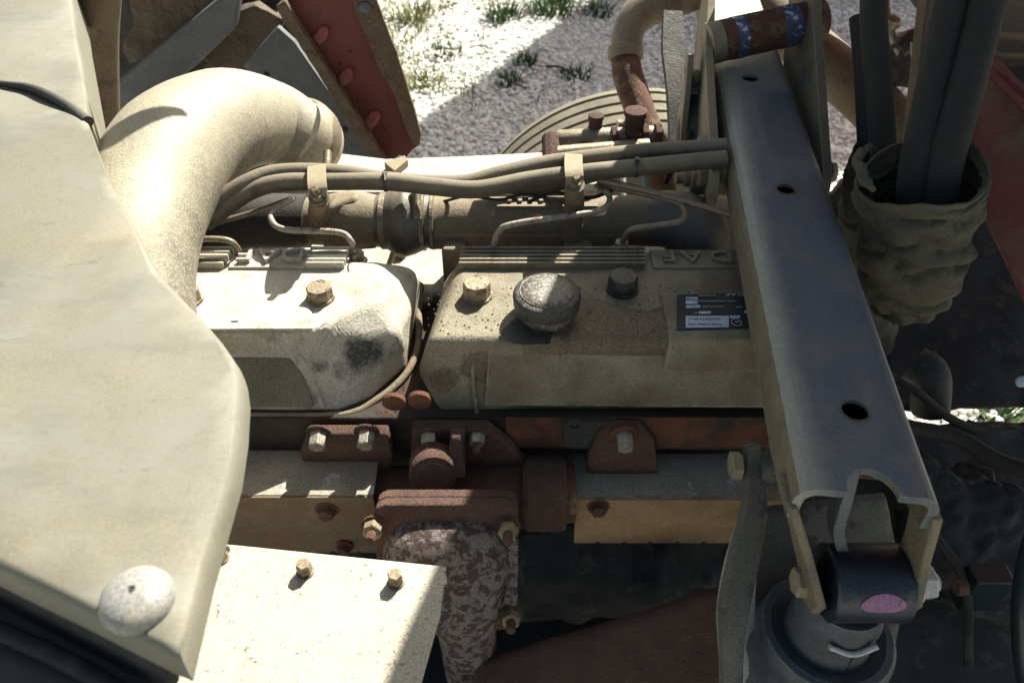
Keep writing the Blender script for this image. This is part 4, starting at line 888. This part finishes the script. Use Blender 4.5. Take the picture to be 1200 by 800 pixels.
p = Pd(812, 92, 1.26); lathe('pivot_nut', [(.014, 0), (.015, .005), (.013, .012), (.016, .013), (.016, .024), (.010, .026)], p + V((.008, 0, 0)), (-1, 0, 0), 'clamp', br, 14)
yz('ear', .262, [(1.24, 1.42), (1.215, 1.43), (1.19, 1.40), (1.13, 1.30), (1.15, 1.27), (1.2, 1.27), (1.24, 1.36)], .010, 'tan', br)
br2 = thing('bracket_plate', V((.46, 1.1, 1.3)), 'tall bracket plate with flaking paint on the right side of the beam', 'bracket')
yz('side_plate', .442, [(1.40, 1.60), (1.33, 1.60), (1.22, 1.49), (.955, 1.365), (.945, 1.34), (.96, 1.30), (1.1, 1.27), (1.3, 1.33), (1.40, 1.45)], .014, 'beamD', br2)
lathe('plate_bolt', [(.014, 0), (.014, .006), (.008, .008)], V((.455, 1.0, 1.345)), (1, 0, 0), 'nutpale', br2, 14)
tag(tube('ribbed_buffer', [Pd(826, 110, 1.30), Pd(822, 125, 1.30), Pd(818, 140, 1.29), Pd(815, 160, 1.28), Pd(812, 185, 1.27)], [.03, .036, .03, .036, .03], 'rubber', None, 24, 4), 'black ribbed rubber buffer under the left bracket', 'buffer')
# diagonal lit stabiliser tube
tag(tube('diagonal_tube', [Pd(850, -30, 1.66), Pd(905, 20, 1.62), Pd(965, 72, 1.58), Pd(1030, 130, 1.54), Pd(1100, 215, 1.50)], .05, 'khaki', None, 30, 6), 'thick diagonal tube lit along its top behind the bracket', 'tube')

# ================================================================== FAR RIGHT
def hose(pts, r, m, lab, name='hydraulic_hose', cat='hose', seg=20):
    return tag(tube(name, [Pd(*p) for p in pts], r, m, None, seg, 6), lab, cat)
hose(((1025, -40, 1.05), (1024, 30, 1.05), (1030, 100, 1.05), (1036, 190, 1.06)), .0175, 'hose_dk', 'black hose dropping into the rear canvas sleeve')
hose(((1008, 20, 1.12), (1014, 90, 1.12), (1018, 180, 1.12)), .015, 'hose_dk', 'worn dark hose just left of the black hose')
hose(((1164, -50, .93), (1153, 20, .92), (1127, 120, .91), (1104, 205, .905), (1094, 300, .95)), .0205, 'hose_dk', 'thick black hose nearest the red panel entering the canvas boot')
hose(((1128, -60, .95), (1114, 10, .94), (1092, 110, .93), (1073, 205, .92), (1068, 300, .97)), .0195, 'hose_dk', 'thick dusty hose left of its neighbour entering the canvas boot')
tag(tube('control_rod', [Pd(1036, -30, 1.5), Pd(1040, 25, 1.48), Pd(1055, 62, 1.46)], .008, 'steel', None, 12, 3), 'thin steel rod above the dark coupling', 'rod')
lathe('rod_ball', [(.002, 0), (.012, .003), (.016, .012), (.012, .022), (.002, .026)], Pd(1042, 34, 1.45), (0, -.3, 1), 'steel', None, 18); tag(bpy.data.objects['rod_ball'], 'small round ball joint on the steel rod', 'ball joint')
cpl = thing('dark_coupling', Pd(1062, 75, 1.5), 'black lumpy coupling hanging in front of the gravel', 'coupling')
roughen(bake(prism('coupling_body', [Pd(px, py, 1.5) for px, py in ((1046, 46), (1060, 38), (1084, 38), (1090, 95), (1075, 104), (1050, 102), (1039, 88))], (0, .06, -.02), 'rubber', cpl, bevel=.008)), .004, 2, 40)
tube('coupling_lug', [Pd(1052, 60, 1.46), Pd(1066, 48, 1.46), Pd(1086, 40, 1.46)], [.016, .02, .016], 'rubber', cpl, 14, 4)
tube('coupling_pin', [Pd(1069, 50, 1.44), Pd(1070, 66, 1.44)], .004, 'nutpale', cpl, 10, 1)
tag(prism('upright_channel', [Pd(px, py, dd) for px, py, dd in ((1092, -30, 1.22), (1118, -30, 1.22), (1106, 60, 1.2), (1092, 200, 1.16), (1066, 190, 1.16), (1074, 110, 1.18), (1084, 20, 1.2))], (.01, .06, 0), 'khaki', None, bevel=.003), 'brown upright channel behind the two thick hoses', 'channel')
tag(tube('loop_hose', [Pd(1068, -20, 1.4), Pd(1076, -2, 1.38), Pd(1090, 8, 1.36), Pd(1110, 6, 1.36)], .012, 'rubber', None, 14, 6), 'black hose loop at the top edge beside the upright', 'hose')
# canvas boot (open cloth sleeve)
def boot(name, lab, path, rx, m, top_open=True, wrinkle=.006, seed=0, n=96, rings=34, thick=.003):
    P = list(path); path_, _ = spline(P, rx, 16); _, rr = spline(P, rx, 16)
    fr = frames(path_, (0, -1, .2)); loops = []
    for i, ((p, t, nn_, bb), q) in enumerate(zip(fr, rr)):
        l = []; s = i / len(fr)
        for j in range(n):
            a = 6.2832 * j / n; d = nn_ * math.cos(a) + bb * math.sin(a); w0 = V((math.cos(a) * 1.1, math.sin(a) * 1.1, s * 6 + seed))
            ridge = (1 - abs(noise.noise(V((math.cos(a) * 1.6, math.sin(a) * 1.6, s * 9 + seed * 2)) * 1.7))) ** 5
            ridge2 = (1 - abs(noise.noise(V((math.cos(a) * 3 + 7, math.sin(a) * 3, s * 8 + seed)) * 2.3))) ** 6
            fold = abs(math.sin(s * 17 + 2.2 * noise.noise(w0 * 1.3) + 1.1 * math.sin(a + seed))) ** .6
            k = q * (1 + .05 * noise.noise(w0 * .9)) + wrinkle * (fold - .6) * min(1, s * 5) + .0035 * ridge * min(1, s * 4 + .1)
            off = t * (-.006 * math.sin(a * 2 + seed) - .004 * noise.noise(w0 * 3)) * max(0, 1 - s * 6)
            l.append(p + d * k + off - t * .012 * noise.noise(V((a * 1.2, seed, 3))) * max(0, 1 - s * 4))
        loops.append(l)
    inner = []
    for i in range(0, 16):
        (p, t, nn_, bb) = fr[i]
        inner.append([v + (p - v).normalized() * thick for v in loops[i]])
    vs, fs = loft(inner[::-1] + loops, False); o = mk(name, vs, fs, m, None, angle=80); return tag(o, lab, 'canvas boot')
boot('canvas_boot', 'crumpled khaki canvas sleeve around the two thick hoses', (Py(1079, 205, .80), Py(1078, 225, .80), Py(1076, 262, .80), Py(1070, 300, .80), Py(1066, 330, .80), Py(1062, 358, .80)), [.070, .066, .059, .060, .052, .034], 'canvas', wrinkle=.015)
boot('canvas_boot', 'dark sagging canvas sleeve behind the khaki one', (Py(1036, 180, 1.0), Py(1034, 200, 1.0), Py(1030, 245, 1.0), Py(1020, 300, 1.0), Py(1010, 400, 1.0)), [.042, .048, .052, .050, .05], 'canvasD', wrinkle=.006, seed=3)
hc_ = Py(1079, 205, .80)
roughen(tube('frayed_hem', [hc_ + V((.070 * math.cos(R(a)), .070 * math.sin(R(a)), .002 + .004 * math.sin(a))) for a in (206, 192, 178, 160, 140, 122)], [.002, .006, .005, .007, .005, .003], 'canvas', None, 12, 6), .004, 1, 90)
tag(bpy.data.objects['frayed_hem'], 'frayed twisted hem on the left rim of the canvas sleeve', 'cloth')
# red side panel
rs = thing('red_side_panel', Pd(1190, 300, .95), 'dusty red body panel at the right edge', 'panel')
prism('panel_face', [Pd(*p) for p in ((1160, 82, 1.06), (1166, 80, 1.06), (1200, 118, 1.0), (1300, 240, .9), (1300, 480, .86), (1206, 360, .93), (1130, 200, 1.04), (1140, 140, 1.06))], (.006, .014, -.01), 'redD', rs, bevel=.003)
prism('panel_rim', [Pd(*p) for p in ((1160, 80, 1.05), (1172, 84, 1.05), (1215, 130, .98), (1330, 260, .86), (1322, 275, .86), (1200, 132, .98), (1158, 92, 1.05))], (.004, .018, .010), 'redD', rs, bevel=.003)
prism('inner_void', [Pd(*p) for p in ((1165, 78, 1.12), (1260, 78, 1.12), (1320, 260, 1.0), (1200, 140, 1.08))], (0, .02, -.02), 'dark', rs)
prism('khaki_top', [Pd(*p) for p in ((1150, -30, 1.2), (1300, -30, 1.2), (1300, 84, 1.16), (1150, 84, 1.16))], (0, .03, -.02), 'khaki', rs, bevel=.004)
tube('khaki_fold', [Pd(1160, 40, 1.15), Pd(1200, 42, 1.14), Pd(1260, 40, 1.14)], .006, 'khaki', rs, 10, 4)
tube('khaki_fold', [Pd(1160, 62, 1.14), Pd(1185, 66, 1.135), Pd(1260, 60, 1.13)], .005, 'khaki', rs, 10, 4)

# ================================================================== DARK DEPTHS OF THE BAY
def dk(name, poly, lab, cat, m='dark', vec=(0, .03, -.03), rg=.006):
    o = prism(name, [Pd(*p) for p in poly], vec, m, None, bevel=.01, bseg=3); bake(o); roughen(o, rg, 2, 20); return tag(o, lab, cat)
dk('radiator_housing', ((948, 250, 1.55), (1000, 200, 1.5), (1130, 215, 1.5), (1225, 350, 1.4), (1225, 478, 1.36), (1122, 480, 1.36), (1000, 478, 1.36), (930, 478, 1.38)), 'black housing in the dark behind the canvas sleeves', 'housing')  # filler piece: bay shade put into a near-black block
dk('gearbox_housing', ((870, 497, 1.25), (1120, 497, 1.25), (1230, 497, 1.25), (1230, 860, 1.15), (830, 860, 1.15)), 'black oily casing below the slot of daylight', 'casing', rg=.012)  # lower filler piece, painted near-black as the bay's shade
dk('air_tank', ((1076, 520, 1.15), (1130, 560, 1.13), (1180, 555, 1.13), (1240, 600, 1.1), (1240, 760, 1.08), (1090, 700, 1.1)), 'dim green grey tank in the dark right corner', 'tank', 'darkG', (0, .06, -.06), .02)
hose(((1040, 440, 1.2), (1075, 460, 1.2), (1110, 488, 1.22), (1145, 505, 1.24)), .007, 'hose_dk', 'thin dark cable running from the beam edge to the slot', 'cable', 'cable', 10)
hose(((1060, 500, 1.15), (1120, 512, 1.15), (1170, 540, 1.13), (1230, 560, 1.1)), .012, 'hose_dk', 'dark hose sagging below the slot of daylight', 'rubber_hose', 'hose', 12)
hose(((1262, 560, .8), (1228, 610, .78), (1208, 680, .76), (1206, 760, .76), (1220, 840, .76)), .0145, 'teal', 'dark teal cable curving down the right edge', 'cable', 'cable', 18)
hose(((1070, 425, 1.28), (1090, 440, 1.27), (1090, 480, 1.3)), .03, 'darkG', 'rounded dark boss behind the beam', 'casting_boss', 'boss')
tag(tube('end_fitting', [Pd(1120, 688, 1.0), Pd(1132, 688, 1.0)], .010, 'rust', None, 12, 1), 'tiny pinkish cap in the dark right of the pale nut', 'cap')
box('blue_clip', Pd(1150, 688, 1.05), (.05, .03, .07), 'teal'); tag(bpy.data.objects['blue_clip'], 'dim blue block beside the tiny pinkish cap', 'block')

tag(box('splash_guard', (.1, .25, .70), (2.6, .9, .02), 'dark'), 'black splash guard far below the exhaust', 'guard')  # dark sheet added so the gaps under the exhaust stay black
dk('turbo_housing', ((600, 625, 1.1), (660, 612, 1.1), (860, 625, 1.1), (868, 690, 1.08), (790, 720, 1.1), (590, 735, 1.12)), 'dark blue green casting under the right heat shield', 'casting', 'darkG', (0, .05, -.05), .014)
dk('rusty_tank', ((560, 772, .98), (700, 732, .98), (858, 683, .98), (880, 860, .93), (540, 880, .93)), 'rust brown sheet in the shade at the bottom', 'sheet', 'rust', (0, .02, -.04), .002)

# ================================================================== SMALL THINGS
def wire(pts, r, m, lab, name='wire', cat='wire'):
    return tag(tube(name, pts, r, m, None, 8, 6), lab, cat)
wire([Pz(620, 236, 1.34), Pz(650, 226, 1.355), Pz(690, 232, 1.35), Pz(720, 222, 1.35)], .0026, 'hose_dk', 'thin black wire crossing over the manifold near the clip')
wire([Pz(780, 214, 1.30), Pz(790, 190, 1.33), Pz(812, 150, 1.33)], .005, 'hose_dk', 'thin black cable rising behind the hoses to the buffer', 'cable', 'cable')
wire([Pd(730, 205, 1.18), Pd(731, 250, 1.15)], .005, 'dkgrey', 'short upright steel post in the dark behind the hoses', 'stay', 'stay')
wire([Pd(757, 205, 1.18), Pd(759, 250, 1.15)], .006, 'dkgrey', 'second short upright post nearer the beam behind the hoses', 'stay', 'stay')
lathe('marker_lens', [(.009, 0), (.008, .004), (.001, .006)], Pd(1197, 447, 1.2), (-.3, -1, .6), 'sticker', None, 16); tag(bpy.data.objects['marker_lens'], 'tiny pale dot in the dark at the right edge', 'lens')
for px, py, lab in ((300, 318, 'left'), (440, 328, 'right')): pass

hb = thing('hose_block', Pd(836, 185, 1.12), 'tan blocks with bolt heads where the twin hoses meet the beam', 'bracket')
for px, py, d in ((829, 180, 1.14), (840, 208, 1.11)):
    c = Pd(px, py, d); box('block', c, (.030, .034, .040), 'tan', hb, bevel=.004)
    lathe('bolt_head', [(.0135, 0), (.0135, .010), (.011, .012), (.0005, .012)], c + V((-.015, 0, 0)), (-1, 0, 0), 'tan', hb, 12)

dsh = [Pd(*p) + SV * .55 for p in ((98, 128, .98), (150, 120, .975), (215, 116, 1.0), (228, 122, 1.0), (200, 134, .985), (160, 158, .96), (118, 200, .94), (96, 190, .95))]  # added blocker: outline carried sunwards from the shadow wanted on the duct
prism('mirror_arm', dsh, (.02, .03, .03), 'dkgrey', None, bevel=.006); tag(bpy.data.objects['mirror_arm'], 'curved dark mirror arm hanging above the intake duct', 'mirror arm')
for t_ in ((Pd(262, 84, 1.11), Pd(285, 90, 1.14), Pd(304, 98, 1.16)),):
    tube('mould_ridge', list(t_), .003, 'duct', du, 8, 5)
rt = random.Random(11)
for i in range(9):
    a = Pz(rt.uniform(500, 760), rt.uniform(20, 170), .022); an = rt.uniform(0, 3.1); b = a + V((math.cos(an), math.sin(an), 0)) * rt.uniform(.06, .16)
    tag(tube('twig', [a, (a + b) / 2 + V((0, 0, .012)), b], [.004, .0035, .002], 'straw' if i % 2 else 'dark', None, 6, 3), 'thin dry twig lying on the white gravel', 'twig', 'small twigs scattered on the gravel')

# worn rims round the beam holes, cable ties, loose wiring and grime lumps
for q, r_ in ((Pz(1002, 481, 1.40), .0118), (Pz(921, 222, 1.40), .011), (Pz(879, 92, 1.40), .011)):
    lathe('hole_rim', [(r_, -.003), (r_, .0006), (r_ + .0016, .0008), (r_ + .0022, -.0002), (r_ + .0022, -.003), (r_, -.003)], q, (0, 0, 1), 'angle', bmth, 28)
def tie(px, py, z, r_, lab):
    p = Pz(px, py, z); t = thing('cable_tie', p, lab, 'cable tie', 'cable ties on the twin hoses')
    tube('band', [p + V((-.0025, 0, 0)), p + V((.0025, 0, 0))], r_, 'rubber', t, 20, 1)
    box('tie_head', p + V((0, -.004, r_ + .001)), (.006, .007, .005), 'rubber', t, bevel=.0008)
    tube('tie_tail', [p + V((0, -.006, r_)), p + V((.002, -.014, r_ + .006)), p + V((.004, -.026, r_ + .004))], .0012, 'rubber', t, 6, 3)
tie(452, 213, 1.37, .0132, 'thin black cable tie on the twin hoses above the left clamp')
tie(745, 196.5, 1.384, .0132, 'thin black cable tie on the twin hoses near the beam')
wire([Pz(520, 236, 1.325), Pz(548, 230, 1.345), Pz(585, 234, 1.345), Pz(612, 228, 1.35), Pz(640, 231, 1.35)], .0022, 'hose_dk', 'thin black wire lying along the top of the manifold')
wire([Pd(1040, 520, 1.1), Pd(1080, 560, 1.08), Pd(1092, 620, 1.05), Pd(1130, 680, 1.04), Pd(1135, 780, 1.04)], .006, 'hose_dk', 'thin black cable hanging in the dark right of the beam end', 'cable', 'cable')
rr_2 = random.Random(4)
gr_v, gr_f = [], []
for i in range(420):
    px = rr_2.uniform(500, 880); py = rr_2.uniform(332, 392)
    c = Pz(px, py, 1.3004); sz = rr_2.uniform(.0004, .0014); n0 = len(gr_v)
    for v in iv[:12]: gr_v.append(c + V((v.x * sz * rr_2.uniform(.7, 1.4), v.y * sz, v.z * sz * .6)))
    for f in if_: gr_f.append((f[0] + n0, f[1] + n0, f[2] + n0))
gm = mk('grit', gr_v, gr_f, 'grease', vcR); gm['kind'] = 'stuff'
